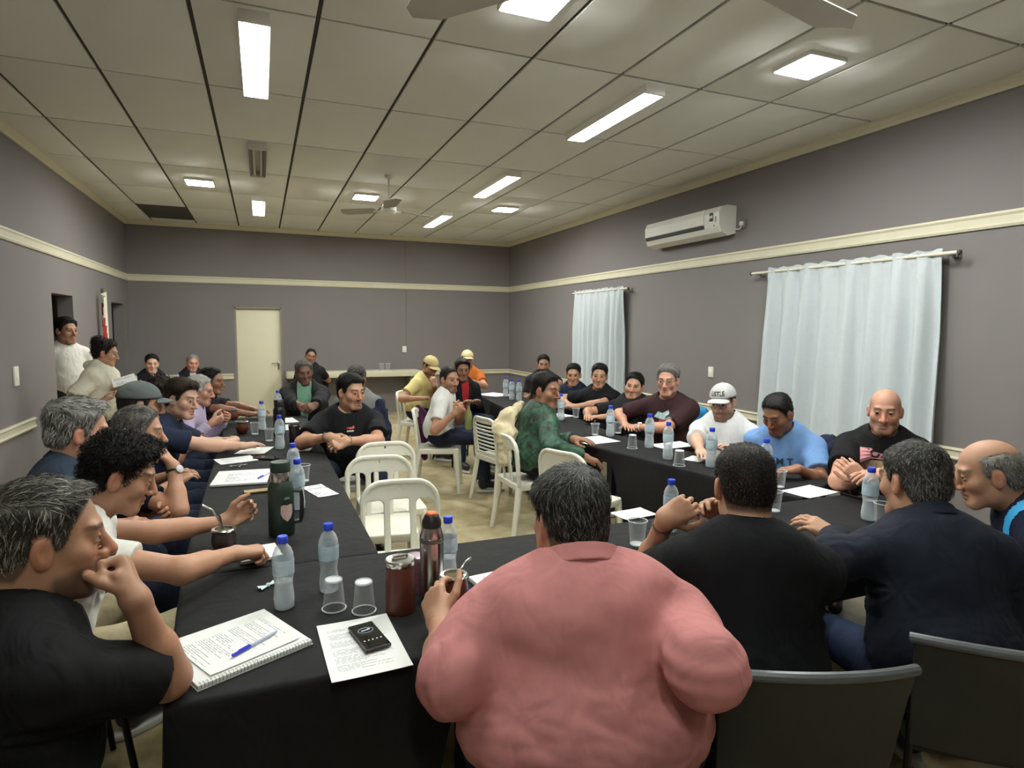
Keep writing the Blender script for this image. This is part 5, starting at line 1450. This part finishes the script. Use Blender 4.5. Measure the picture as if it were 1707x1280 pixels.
P9 = person('p9', 'person with short black hair in dark shirt, farthest of the left row', (353, 637, 5.9), (-18, -4, 0), -15, lean=18, skin='brown', near=0, hair=H_('15110f', top=.016, side=.010), shirt=dict(c='2a1d26', sleeve=.7),
    arms=dict(R=dict(w=T(415, 690, .83), pole=(0, -1, .3), curl=.3), L=dict(w=T(430, 684, .83), pole=(0, 1, .2), curl=.3)))
P10 = person('p10', 'elderly person in black jacket over green polo, far end of left table', (507, 622, 6.55), (-86, -8, -4), -95, lean=6, skin='dark', near=0, hair=H_('4a443e', c2='7a736a', grey=.35, top=.014, side=.012), hsp=dict(beard='mustache', bw=.6, beardc='8a847c', browc='2a2420'),
    shirt=dict(kind='jacket', c='232226', sleeve=1.93, inf=.03, amp=.009, open=.075, under='7fae93', collar='d6d0cc'), arms=dict(R=dict(w=T(505, 681, .84), hd=(.5, -.6, -.3), pn=(.5, .3, -.5), curl=.7), L=dict(w=T(523, 682, .84), hd=(-.6, -.5, -.2), pn=(-.5, .3, -.5), curl=.7)))
P11 = person('p11', 'person in grey tee half hidden behind the man in black tee', (594, 634, 6.0), (-118, -8, 0), -110, lean=6, skin='brown', near=0, hair=H_('26211e', c2='7d7873', grey=.15, greyside=.25, top=.014, side=.01), shirt=dict(c='7c7d7c', sleeve=.62))
P12 = person('p12', 'person in black tee with small orange chest emblem, hands joined, inside the left table', (585, 655, 4.65), (-60, -5, 0), -98, hs=1.07, lean=10, bw=1.22, bd=1.15, belly=.03, skin='tan', near=1, neck_r=1.1,
    hair=H_('120f0e', top=.020, side=.010, quiff=.006, flow=(-.7, .6, -.1), len=.034, line=.074), hsp=dict(beard='goatee', bw=.45, beardc='2a221e', jaw=1.06),
    shirt=dict(c='131316', sleeve=.72, inf=.018), armr=1.12,
    arms=dict(R=dict(w=D(548, 728, 4.3), pole=(-1, -.3, -.5), hd=(.7, -.4, -.5), pn=(.4, .5, -.4), curl=.7, watch='band', wc='4a3a2a'), L=dict(w=D(577, 735, 4.33), pole=(1, -.3, -.4), hd=(-.85, -.3, -.2), pn=(-.3, .5, -.5), curl=.7, watch='band', wc='8a8578')))
P13 = person('p13', 'balding person in black tee leaning on the back shelf', (518, 595, 10.15), (-86, -2, 8), -110, lean=2, skin='brown', near=-1, hair=H_('1f1a17', top=.008, side=.010, line=.095), hsp=dict(beard='goatee', bw=.5), shirt=dict(c='1a1a1c', sleeve=.62), seat=.5,
    arms=dict(L=dict(w=D(528, 625, 10.25), pole=(1, .5, -.4), curl=.3)))
P14 = person('p14', 'young person in dark vest over white tee, back left', (253, 607, 8.7), (-76, -6, 4), -70, lean=6, skin='fair', near=-1, hair=H_('16110f', top=.016, side=.010), shirt=dict(kind='vest', c='1b1b1f', inf=.022, open=.03, under='d8d6d0'))
P15 = person('p15', 'grey haired person in dark vest over pale shirt, back left', (321, 606, 9.3), (-72, -8, 4), -75, lean=6, skin='ruddy', near=-1, hair=H_('6d6862', c2='8a857e', grey=.5, top=.008, side=.008), shirt=dict(kind='vest', c='1d1c20', inf=.022, open=.04, under='b9c0c6'))
P16 = person('p16', 'standing person in white tee in the left doorway', (110, 553, 6.75), (-38, -3, 0), -52, hs=1.13, lean=-4, skin='olive', near=0, stand=True, hair=H_('100d0c', top=.020, side=.012, quiff=.006, flow=(.5, .8, 0), len=.03), hsp=dict(beard='goatee', bw=.2),
    shirt=dict(c='d9d6cd', sleeve=.66, inf=.02, hem=-.16), legs=dict(c='2b2b30'))
P17 = person('p17', 'standing person in cream hoodie with dark hair pinned up, reading', (176, 590, 6.0), (-4, -10, 0), -15, hs=1.0, lean=4, bw=.98, skin='tan', near=0, stand=True, pz=.82, hair=H_('1c1110', top=.022, side=.016, amp=.008, freq=90, curl=.4, bun=True, long=False, line=.082, n=1600), 
    shirt=dict(kind='hoodie', c='cfcab6', sleeve=.85, inf=.026, amp=.008, hem=-.14), legs=dict(c='2b2b30'), arms=dict(L=dict(w=D(196, 645, 5.95), hd=(.9, .1, .2), pn=(0, -.3, 1), curl=.4), R=dict(w=D(170, 668, 5.75), pole=(-1, -.4, -.6), hd=(.9, .2, .3), pn=(0, .3, 1), curl=.4)))
# ---- centre back
P18 = person('p18', 'person in yellow tee and tan cap, hand on chin', (717, 612, 7.75), (-72, -24, 6), -45, lean=14, nk=.02, skin='olive', near=0, hair=H_('1c1613', top=.006, side=.006, n=200), cap=dict(c='c6b180'), hsp=dict(beard='full', bw=.7, beardc='231b17', beard_t=.004),
    shirt=dict(c='d8c98a', sleeve=.62, inf=.018), arms=dict(L=dict(w=D(724, 643, 7.5), pole=(.2, -.2, -1), hd=(-.15, .1, 1), pn=(-.3, .8, 0), curl=.8), R=dict(w=D(702, 664, 7.45), pole=(-.8, -.4, -.6), hd=(.9, .1, .1), curl=.5)))
P19 = person('p19', 'person in orange tee and tan cap, arms crossed, beside the back rail', (779, 600, 8.9), (-100, -6, 0), -100, lean=4, bw=1.1, skin='tan', near=-1, hair=H_('1c1613', top=.006, side=.006, n=150), cap=dict(c='c9b98f'), shirt=dict(c='b4652c', sleeve=.62, inf=.018), seat=.5,
    arms=dict(L=dict(w=D(788, 636, 8.6), pole=(1, 0, -.6), hd=(-1, 0, .1), curl=.4), R=dict(w=D(785, 640, 8.55), pole=(-1, 0, -.6), hd=(1, 0, 0), curl=.4)))
P20 = person('p20', 'person in black jacket over red tee behind the man in white', (771, 618, 7.35), (-98, -4, 0), -80, lean=8, skin='brown', near=-1, hair=H_('17110f', top=.022, side=.016, quiff=.006), shirt=dict(kind='jacket', c='17161a', sleeve=1.9, inf=.024, open=.05, under='a3282e'))
P21 = person('p21', 'person in white tee with cropped hair holding a green bottle', (749, 634, 6.15), (-68, -4, 0), -25, lean=12, skin='olive', near=0, hair=H_('1d1613', top=.008, side=.004, len=.01, line=.088), hsp=dict(beard='full', bw=.5, beardc='3a2c24', nose=1.1),
    shirt=dict(c='dcdad6', sleeve=.62, inf=.016), legs=dict(c='1e2233', yaw=-12, thigh=.44), arms=dict(R=dict(w=D(757, 690, 5.85), pole=(-.6, -.3, -1), hd=(.6, -.2, .5), pn=(0, .7, .3), curl=.7), L=dict(w=D(772, 684, 6.0), pole=(.3, .3, -1), hd=(-.4, -.5, .5), pn=(-.6, -.3, .2), curl=.7)))
# ---- inside of the right table
P22 = person('p22', 'person in dark green patterned jacket turning round by the right table', (910, 653, 4.9), (-58, -4, 0), 2, hs=1.14, lean=10, bw=1.15, bd=1.15, belly=.03, skin='brown', near=1, neck_r=1.15,
    hair=H_('120e0d', top=.020, side=.005, quiff=.004, flow=(0, 1, -.1), len=.026, line=.076), hsp=dict(jaw=1.06, cheek=.004, beard='goatee', bw=.25),
    shirt=dict(kind='jacket', mat=camo(), c='1f4a33', sleeve=1.9, inf=.026, amp=.008, under='d8d6d2', open=.03), legs=dict(c='15161a'), arms=dict(R=dict(w=T(975, 762, .70), pole=(-.4, -1, -.4)), L=dict(w=T(958, 732, .80), curl=.4)))
# ---- right row, far to near
P23 = person('p23', 'bearded person in black tee, farthest in the right row', (906, 608, 8.5), (-112, -6, 0), -125, lean=4, bw=1.1, skin='olive', near=-1, hair=H_('14100e', top=.014, side=.010), hsp=dict(beard='full', bw=.9, beardc='15110f', beard_t=.006), shirt=dict(c='1b1a1d', sleeve=.6, inf=.018),
    arms=dict(L=dict(w=D(928, 640, 8.0), pole=(1, -.2, -.2), hd=(-1, -.2, .3), curl=.4)))
P24 = person('p24', 'person in navy tee with white print in the right row', (956, 626, 7.3), (-122, -6, 0), -135, lean=8, skin='tan', near=0, hair=H_('17120f', top=.016, side=.006), shirt=dict(c='1b2238', sleeve=.62, inf=.016), legs=dict(yaw=-168), arms=dict(R=dict(rel=(-.40, .03, .82), curl=.4, pole=(.2, 1, .2)), L=dict(rel=(-.36, -.14, .82), curl=.4, pole=(.3, -1, .1))))
P25 = person('p25', 'person in black tee with white world map print, right row', (999, 628, 6.65), (-124, -4, 3), -135, lean=8, skin='tan', near=0, hair=H_('191310', top=.018, side=.006, quiff=.004), shirt=dict(c='141417', sleeve=.62, inf=.016), legs=dict(yaw=-168), arms=dict(R=dict(rel=(-.36, .06, .82), curl=.4, pole=(.2, 1, .2)), L=dict(rel=(-.38, -.14, .82), curl=.4, pole=(.3, -1, .1))))
P26 = person('p26', 'heavy person in black polo leaning back, right row', (1057, 645, 6.05), (-134, -2, 6), -145, lean=-8, bw=1.2, bd=1.2, belly=.06, skin='tan', near=0, neck_r=1.15, hair=H_('130f0d', top=.016, side=.014, flow=(.6, .5, -.2)), hsp=dict(cheek=.008, jaw=1.08, chin2=True), shirt=dict(kind='polo', c='17171a', sleeve=.7, inf=.018, collar='17171a'), armr=1.1,
    legs=dict(yaw=-168), arms=dict(R=dict(rel=(-.48, .0, .81), curl=.4, pole=(.2, .6, .0)), L=dict(rel=(-.46, -.12, .81), curl=.4, pole=(.3, -.8, .0))))
P27 = person('p27', 'person with grey hair and glasses in maroon tee, forearms on table', (1113, 636, 5.3), (-140, -4, 0), -150, lean=10, hs=1.06, bw=1.2, bd=1.15, belly=.03, skin='ruddy', near=1, neck_r=1.1, hair=H_('4d4a47', c2='8f8c88', grey=.5, top=.024, side=.010, amp=.006, flow=(.2, .5, .5), len=.026), glasses='3a2a24',
    hsp=dict(nose=1.1, browc='4a4440'), shirt=dict(c='341f22', sleeve=.78, inf=.018), armr=1.12, legs=dict(yaw=-168), arms=dict(R=dict(w=T(1043, 709, .80), pole=(.1, .5, .1), curl=.4), L=dict(w=T(1062, 712, .80), pole=(.6, -.8, .1), curl=.4, watch='face', wc='d8d8d4', wf='eeeeea', wdir=(0, 0, 1))))
P28 = person('p28', 'person in white tee and pale cap with black lettering', (1205, 672, 4.6), (-150, -10, -3), -140, hs=1.06, lean=6, bw=1.12, bd=1.1, skin='fair', near=1, hair=H_('3a2a20', top=.004, side=.005, n=300), cap=dict(c='b9bab8', text='USTLE'), glasses='6a5a50',
    hsp=dict(beard='full', bw=.6, beardc='4a3426', beard_t=.004), shirt=dict(c='dcdcdb', sleeve=.8, inf=.02), legs=dict(yaw=-168), arms=dict(R=dict(w=T(1168, 752, .81), pole=(0, .8, .1), curl=.4)))
P29 = person('p29', 'person in light blue tee looking down, right row', (1297, 692, 4.02), (-166, -26, 0), -150, hs=1.04, lean=14, nk=.03, bw=1.1, bd=1.1, skin='brown', near=1, hair=H_('14100e', top=.014, side=.004, len=.014, line=.078), hsp=dict(jaw=1.05, cheek=.004, eye=.002, beard='goatee', bw=.2),
    shirt=dict(c='6f93c4', sleeve=.72, inf=.018), armr=1.08, legs=dict(yaw=-168), arms=dict(L=dict(w=T(1330, 781, .82), pole=(.8, .3, -.1), hd=(-.8, .3, -.1), pn=dn, curl=.5)))
P30 = person('p30', 'bald person in black tee with pink lettering, arms crossed on the table', (1475, 687, 3.72), (-146, -6, 0), -140, hs=1.08, lean=8, bw=1.18, bd=1.12, skin='ruddy', near=1, neck_r=1.1, hsp=dict(shaved='4a4440', beard='full', bw=.3, beardc='6a625c', nose=1.15, browc='2a2420', jaw=1.05),
    shirt=dict(c='111113', sleeve=.62, inf=.016), armr=1.18, arms=dict(L=dict(e=D(1580, 800, 3.35), w=D(1470, 790, 3.2), hd=(-1, .1, .0), pn=(0, .3, -1), curl=.3), R=dict(e=D(1398, 802, 3.46), w=D(1440, 800, 3.25), hd=D(1405, 768, 3.3) - D(1440, 800, 3.25), pn=(.5, .8, 0), curl=.35)))
P31 = person('p31', 'balding grey haired person in navy jacket with cyan shoulder stripe, right edge', (1648, 792, 2.36), (138, -14, 0), 128, hs=1.05, lean=33, nk=.03, bw=1.15, bd=1.1, skin='tan', near=2, hair=H_('5d5a56', c2='a6a39e', grey=.4, top=.006, side=.010, baldtop=True, len=.022, n=3000), hsp=dict(nose=1.2, browc='4a443e', jaw=1.02),
    shirt=dict(kind='jacket', c='161a2e', sleeve=1.95, inf=.026, amp=.007, collar='161a2e', stripe=(-.135, -.09, -.06, .4, '2f9fd8')), legs=dict(c='15161c', yaw=110), arms=dict(R=dict(w=D(1640, 960, 2.3)), L=dict(w=D(1560, 930, 2.6), hd=(-1, .2, 0))))
# ---- near row from behind
P32 = person('p32', 'large person in pink polo seen from behind, holding a mate', (950, 868, 1.66), (92, -6, 2), 74, hs=1.06, lean=13, nk=.035, bw=1.80, bd=1.66, belly=.05, skin='olive', near=2, neck_r=1.45, neck_l=.85, sw=.245, sh_drop=.02, hair=H_('1b1918', c2='6b6966', grey=.30, top=.020, side=.014, amp=.005, flow=(0, 0, 0), len=.030, n=8000),
    hsp=dict(cheek=.010, jaw=1.1), shirt=dict(kind='polo', c='c07f7e', sleeve=1.10, inf=.016, amp=.007, collar='bd7c7a', ch=.012, fold=.3, hem=-.12), armr=1.5, legs=dict(c='1a2036'),
    arms=dict(L=dict(e=D(755, 1128, 1.45), w=D(731, 1036, 1.72), hd=(.05, .85, .45), pn=(.75, .3, -.5), curl=[.45, .5, .55, .6], thumb=.0, hk=1.05), R=dict(e=D(1175, 1110, 1.35), w=D(1130, 1160, 1.62), nohand=True)))
P33 = person('p33', 'person in black tee from behind with dark cropped hair, hands clasped before face', (1240, 815, 1.92), (66, -8, 0), 58, hs=1.05, lean=12, nk=.03, bw=1.20, bd=1.15, skin='tan', near=2, neck_l=.85, neck_r=1.15, hair=H_('171110', c2='4a4039', grey=.08, top=.009, side=.006, amp=.0015, flow=(0, 0, 0), len=.010, n=6500),
    shirt=dict(c='0d0e11', sleeve=.74, inf=.016, fold=.3), armr=1.1, legs=dict(c='15161a'), arms=dict(L=dict(e=T(1075, 955, .80), w=D(1108, 866, 1.98), hd=D(1165, 832, 2.0) - D(1108, 866, 1.98), pn=(.45, .8, -.3), curl=.6, thumb=.3, watch='band', wc='4a2f22', thick=False), R=dict(w=D(1205, 858, 2.12), hd=D(1150, 826, 2.06) - D(1205, 858, 2.12), pn=(-.2, -.6, -.6), curl=.55)))
P34 = person('p34', 'person in dark navy shirt from behind, grey cropped hair, arm on table', (1523, 806, 2.08), (84, -8, 0), 62, hs=1.05, lean=18, nk=.03, bw=1.16, bd=1.1, skin='tan', near=2, neck_l=.85, neck_r=1.1, hair=H_('1f1d1c', c2='6f6c69', grey=.28, greyside=.25, top=.013, side=.009, flow=(0, 0, 0), len=.018, n=6500),
    shirt=dict(kind='shirt', c='181c28', sleeve=1.9, inf=.02, amp=.007, fold=.5, collar='181c28'), armr=1.05, legs=dict(c='1f2a42', yaw=70), arms=dict(L=dict(e=D(1385, 935, 1.95), w=D(1395, 895, 2.2), hd=D(1350, 865, 2.25) - D(1395, 890, 2.2), pn=(.3, .1, -1), curl=.35)))

# ---- prints, emblems
WP = mat('print_white', 'd8d8d6', .8); PK = mat('print_pink', 'c98a92', .8); BKP = mat('print_black', '161616', .8)
def rect(w_, h_): return blob_mesh([(-w_ / 2, -h_ / 2), (w_ / 2, -h_ / 2), (w_ / 2, h_ / 2), (-w_ / 2, h_ / 2)])
# bald man: pink-outlined lettering over a pale picture
L = P30['Lt']
shirt_print(P30, rect(.25, .060), L * .82, PK, 'letter_panel', 0, rot=.0)
shirt_print(P30, text_mesh('IORIO', .064, .0004, .0018), L * .82, BKP, 'lettering', 0, lift=.0055)
pb = blob_mesh([(-.12, -.07), (-.02, -.1), (.09, -.09), (.12, -.02), (.1, .045), (.02, .05), (-.06, .045), (-.12, .03)]); shirt_print(P30, pb, L * .82 - .085, mat('print_picture', 'b59a78', .8, var=.75, vscale=38), 'chest_picture', 0)
# light blue tee lettering
L = P29['Lt']; shirt_print(P29, text_mesh('TAM T', .062, .0004, .001), L * .64, mat('print_navy', '1f2c50', .8), 'lettering', 0, lift=.005)
# world map tee: two white blots
L = P25['Lt']
for xo, pts in ((.055, [(-.05, .03), (-.02, .045), (.03, .04), (.045, .01), (.02, -.01), (.015, -.05), (-.01, -.06), (-.015, -.02), (-.045, 0)]), (-.06, [(-.05, .02), (-.01, .045), (.05, .04), (.06, .0), (.03, -.03), (.0, -.02), (-.02, -.055), (-.035, -.02)])):
    shirt_print(P25, blob_mesh([(-x, y) for x, y in pts]), L * .60, WP, 'map_print', xo)
L = P24['Lt']; shirt_print(P24, blob_mesh([(-.06, -.03), (0, -.05), (.06, -.03), (.07, .0), (.02, .01), (.0, .07), (-.02, .0), (-.07, -.0)]), L * .48, mat('print_grey', '8f97a6', .8), 'chest_print', 0)
L = P27['Lt']; shirt_print(P27, blob_mesh([(-.10, -.02), (-.06, .03), (-.02, .02), (.03, .045), (.06, .015), (.1, .02), (.09, -.03), (0, -.035)]), L * .76, mat('print_pale', 'a8c0c4', .8, var=.6, vscale=60), 'chest_print', -.02); shirt_print(P27, blob_mesh([(-.03, -.02), (.02, -.03), (.03, .01), (-.02, .015)]), L * .67, mat('print_red', 'a04038', .8), 'chest_print', 0, lift=.004)
L = P12['Lt']; shirt_print(P12, blob_mesh([(-.03, -.012), (-.005, .012), (.012, .02), (.026, .006), (.03, -.014), (0, -.02)]), L * .84, mat('print_orange', 'd2603a', .8), 'emblem', -.015); shirt_print(P12, rect(.05, .010), L * .84 - .032, WP, 'emblem_bar', -.015)
L = P28['Lt']; shirt_print(P28, blob_mesh([(-.006, -.02), (.008, -.018), (.012, 0), (.006, .02), (-.008, .018), (-.012, 0)]), L * .62, mat('print_dark', '4a4a50', .8), 'emblem', -.07)
L = P26['Lt']; shirt_print(P26, blob_mesh([(-.02, -.01), (.02, -.01), (.012, .01), (-.01, .012)]), L * .62, mat('print_gold', 'a08a5a', .8), 'emblem', -.07)
L = P22['Lt']; shirt_print(P22, blob_mesh([(-.025, -.012), (.025, -.01), (.02, .014), (-.02, .01)]), L * .72, WP, 'emblem', .07)
L = P19['Lt']; shirt_print(P19, blob_mesh([(-.05, -.03), (.05, -.03), (.045, .03), (-.04, .04)]), L * .66, mat('print_cream', 'd9b98a', .8), 'chest_print', 0)
# ------------------------------------------------------------------ garments and bags left on chairs
drape('jacket', 'cream jacket thrown over the chair back behind the man in green', 'jacket', [([D(868, 674, 5.02), D(846, 694, 4.92), D(830, 716, 4.86)], (.03, .055, .04)), ([D(848, 694, 4.92), D(843, 730, 4.86), D(842, 768, 4.84)], (.06, .06, .045)), ([D(830, 712, 4.86), D(850, 724, 4.9)], (.045, .06))], cloth('cloth_cream', 'cdbf9e'), 5)
drape('jacket', 'purple jacket hanging on the chair of the man in white', 'jacket', [([D(697, 680, 6.4), D(700, 712, 6.4), D(708, 762, 6.4)], (.035, .06, .03)), ([D(702, 686, 6.5), D(708, 720, 6.5), D(714, 748, 6.5)], (.05, .06, .035))], cloth('cloth_purple', '4a2142'), 6)
drape('backpack', 'black bag with pale stripes on the slat-backed chair', 'bag', [([np.array([2.11, 5.32, .565]), np.array([2.09, 5.31, .73])], (.095, .085)), ([np.array([2.13, 5.44, .565]), np.array([2.11, 5.44, .71])], (.095, .085))], cloth('cloth_bag', '17171b'), 7)
drape('jacket', 'dark jacket on the chair of the man in black tee', 'jacket', [([D(634, 672, 5.1), D(641, 715, 5.1), D(646, 745, 5.1)], (.04, .05, .03)), ([D(626, 690, 5.1), D(633, 740, 5.1)], (.05, .05))], cloth('cloth_navyjacket', '1f2338'), 8)
drape('jacket', 'bright blue jacket over the chair behind the maroon tee', 'jacket', [([D(1170, 688, 5.45), D(1168, 720, 5.45)], (.06, .06)), ([D(1176, 695, 5.5), D(1174, 735, 5.5)], (.05, .05))], cloth('cloth_blue', '2f7fb4'), 9)
drape('jacket', 'dark jacket over the chair between light blue tee and bald man', 'jacket', [([D(1380, 746, 4.25), D(1384, 784, 4.25)], (.09, .08)), ([D(1390, 754, 4.25), D(1394, 784, 4.25)], (.07, .08))], cloth('cloth_navyjacket', '1f2338'), 10)
# papers read by the standing person
q = D(207, 634, 5.95); pm = MB().box((0, 0, 0), (.20, .14, .004)).build('paper_sheet', paper_mat('held_paper', .012), None, q); pm.rotation_euler = (.5, -.3, .2); tag(pm, 'pale papers held by the standing person in the hoodie', 'paper')
# green bottle held by the man in white
q = D(781, 700, 5.85); b = empty('glass_bottle', q - np.array([0, 0, .09]), 0, 'green bottle held by the man in the white tee', 'bottle')
GB = mat('bottle_green', '6f7a45', .2, coat=.3); MB().lathe([(.034, 0), (.036, .01), (.036, .13), (.030, .16), (.016, .19), (.014, .235)], 18).build('body', GB, b); MB().lathe([(.0155, .228), (.0155, .245), (.0001, .246)], 14).build('cap', mat('cap_dark', '3a3f2a', .4), b)
# ------------------------------------------------------------------ seats under the rest
def seat_of(p, yaw, label, kind='bars', back=.0):
    f_ = dirv(yaw); q = p['Pv'] + f_ * (.215 - .152 * p['bd'] - .05); return chair(q[0], q[1], yaw, label, kind)
seat_of(P18, -30, 'white plastic chair under the man in the yellow shirt'); seat_of(P22, 2, 'white plastic chair with a cream jacket over its back'); seat_of(P21, -20, 'white plastic chair under the man in the white tee')
seat_of(P28, -160, 'white plastic chair under the man in the pale cap'); seat_of(P31, 128, 'white plastic chair under the man in the cyan striped jacket')
seat_of(P27, -160, 'white plastic chair under the man in maroon'); seat_of(P29, -162, 'white plastic chair under the man in light blue'); seat_of(P30, -140, 'white plastic chair under the bald man')
seat_of(P12, -98, 'white plastic chair under the man in black tee inside the left table')
q = P32['Pv'] - dirv(74) * .08; c_ = dark_chair(q[0], q[1], 74, 'dark stacking chair under the man in pink'); c_.scale = (1.05, 1, .80)
for p, y, lb in ((P33, 70, 'dark stacking chair with grey rail under the man in black'), (P34, 50, 'dark stacking chair under the man in the navy shirt')):
    f_ = dirv(y); q = p['Pv'] + f_ * (.23 - .152 * p['bd'] - .05) + (np.array([.06, -.05, 0]) if p is P34 else np.array([.05, -.01, 0])); dark_chair(q[0], q[1], y, lb)
for p, y, lb in ((P1, 38, 'dark stacking chair under the bearded man in the left foreground'), (P2, 22, 'dark stacking chair under the curly haired man'), (P3, 20, 'dark stacking chair under the grey haired man in denim'), (P4, 15, 'dark stacking chair under the man with the watch'), (P5, 10, 'dark stacking chair under the man in the grey cap'),
                 (P7, -5, 'dark stacking chair under the man in navy on the left'), (P8, -5, 'dark stacking chair under the man in lilac'), (P9, -15, 'dark stacking chair under the farthest man of the left row'), (P10, -95, 'dark stacking chair under the elderly man in the jacket'), (P11, -110, 'dark stacking chair under the man in the grey tee'),
                 (P13, -110, 'dark stacking chair under the man at the back shelf'), (P14, -70, 'dark stacking chair under the young man in the vest'), (P15, -75, 'dark stacking chair under the grey haired man in the vest'), (P6, 20, 'dark stacking chair under the curly haired man far left'),
                 (P19, -100, 'dark stacking chair under the man in orange'), (P20, -80, 'dark stacking chair under the man in the black jacket'), (P23, -125, 'dark stacking chair under the bearded man far right'), (P24, -160, 'dark stacking chair under the man in the navy tee'), (P25, -160, 'dark stacking chair under the man in the map tee'), (P26, -160, 'dark stacking chair under the man in the polo')):
    f_ = dirv(y); q = p['Pv'] + f_ * (.23 - .152 * p['bd'] - .05); dark_chair(q[0], q[1], y, lb, rim=False)
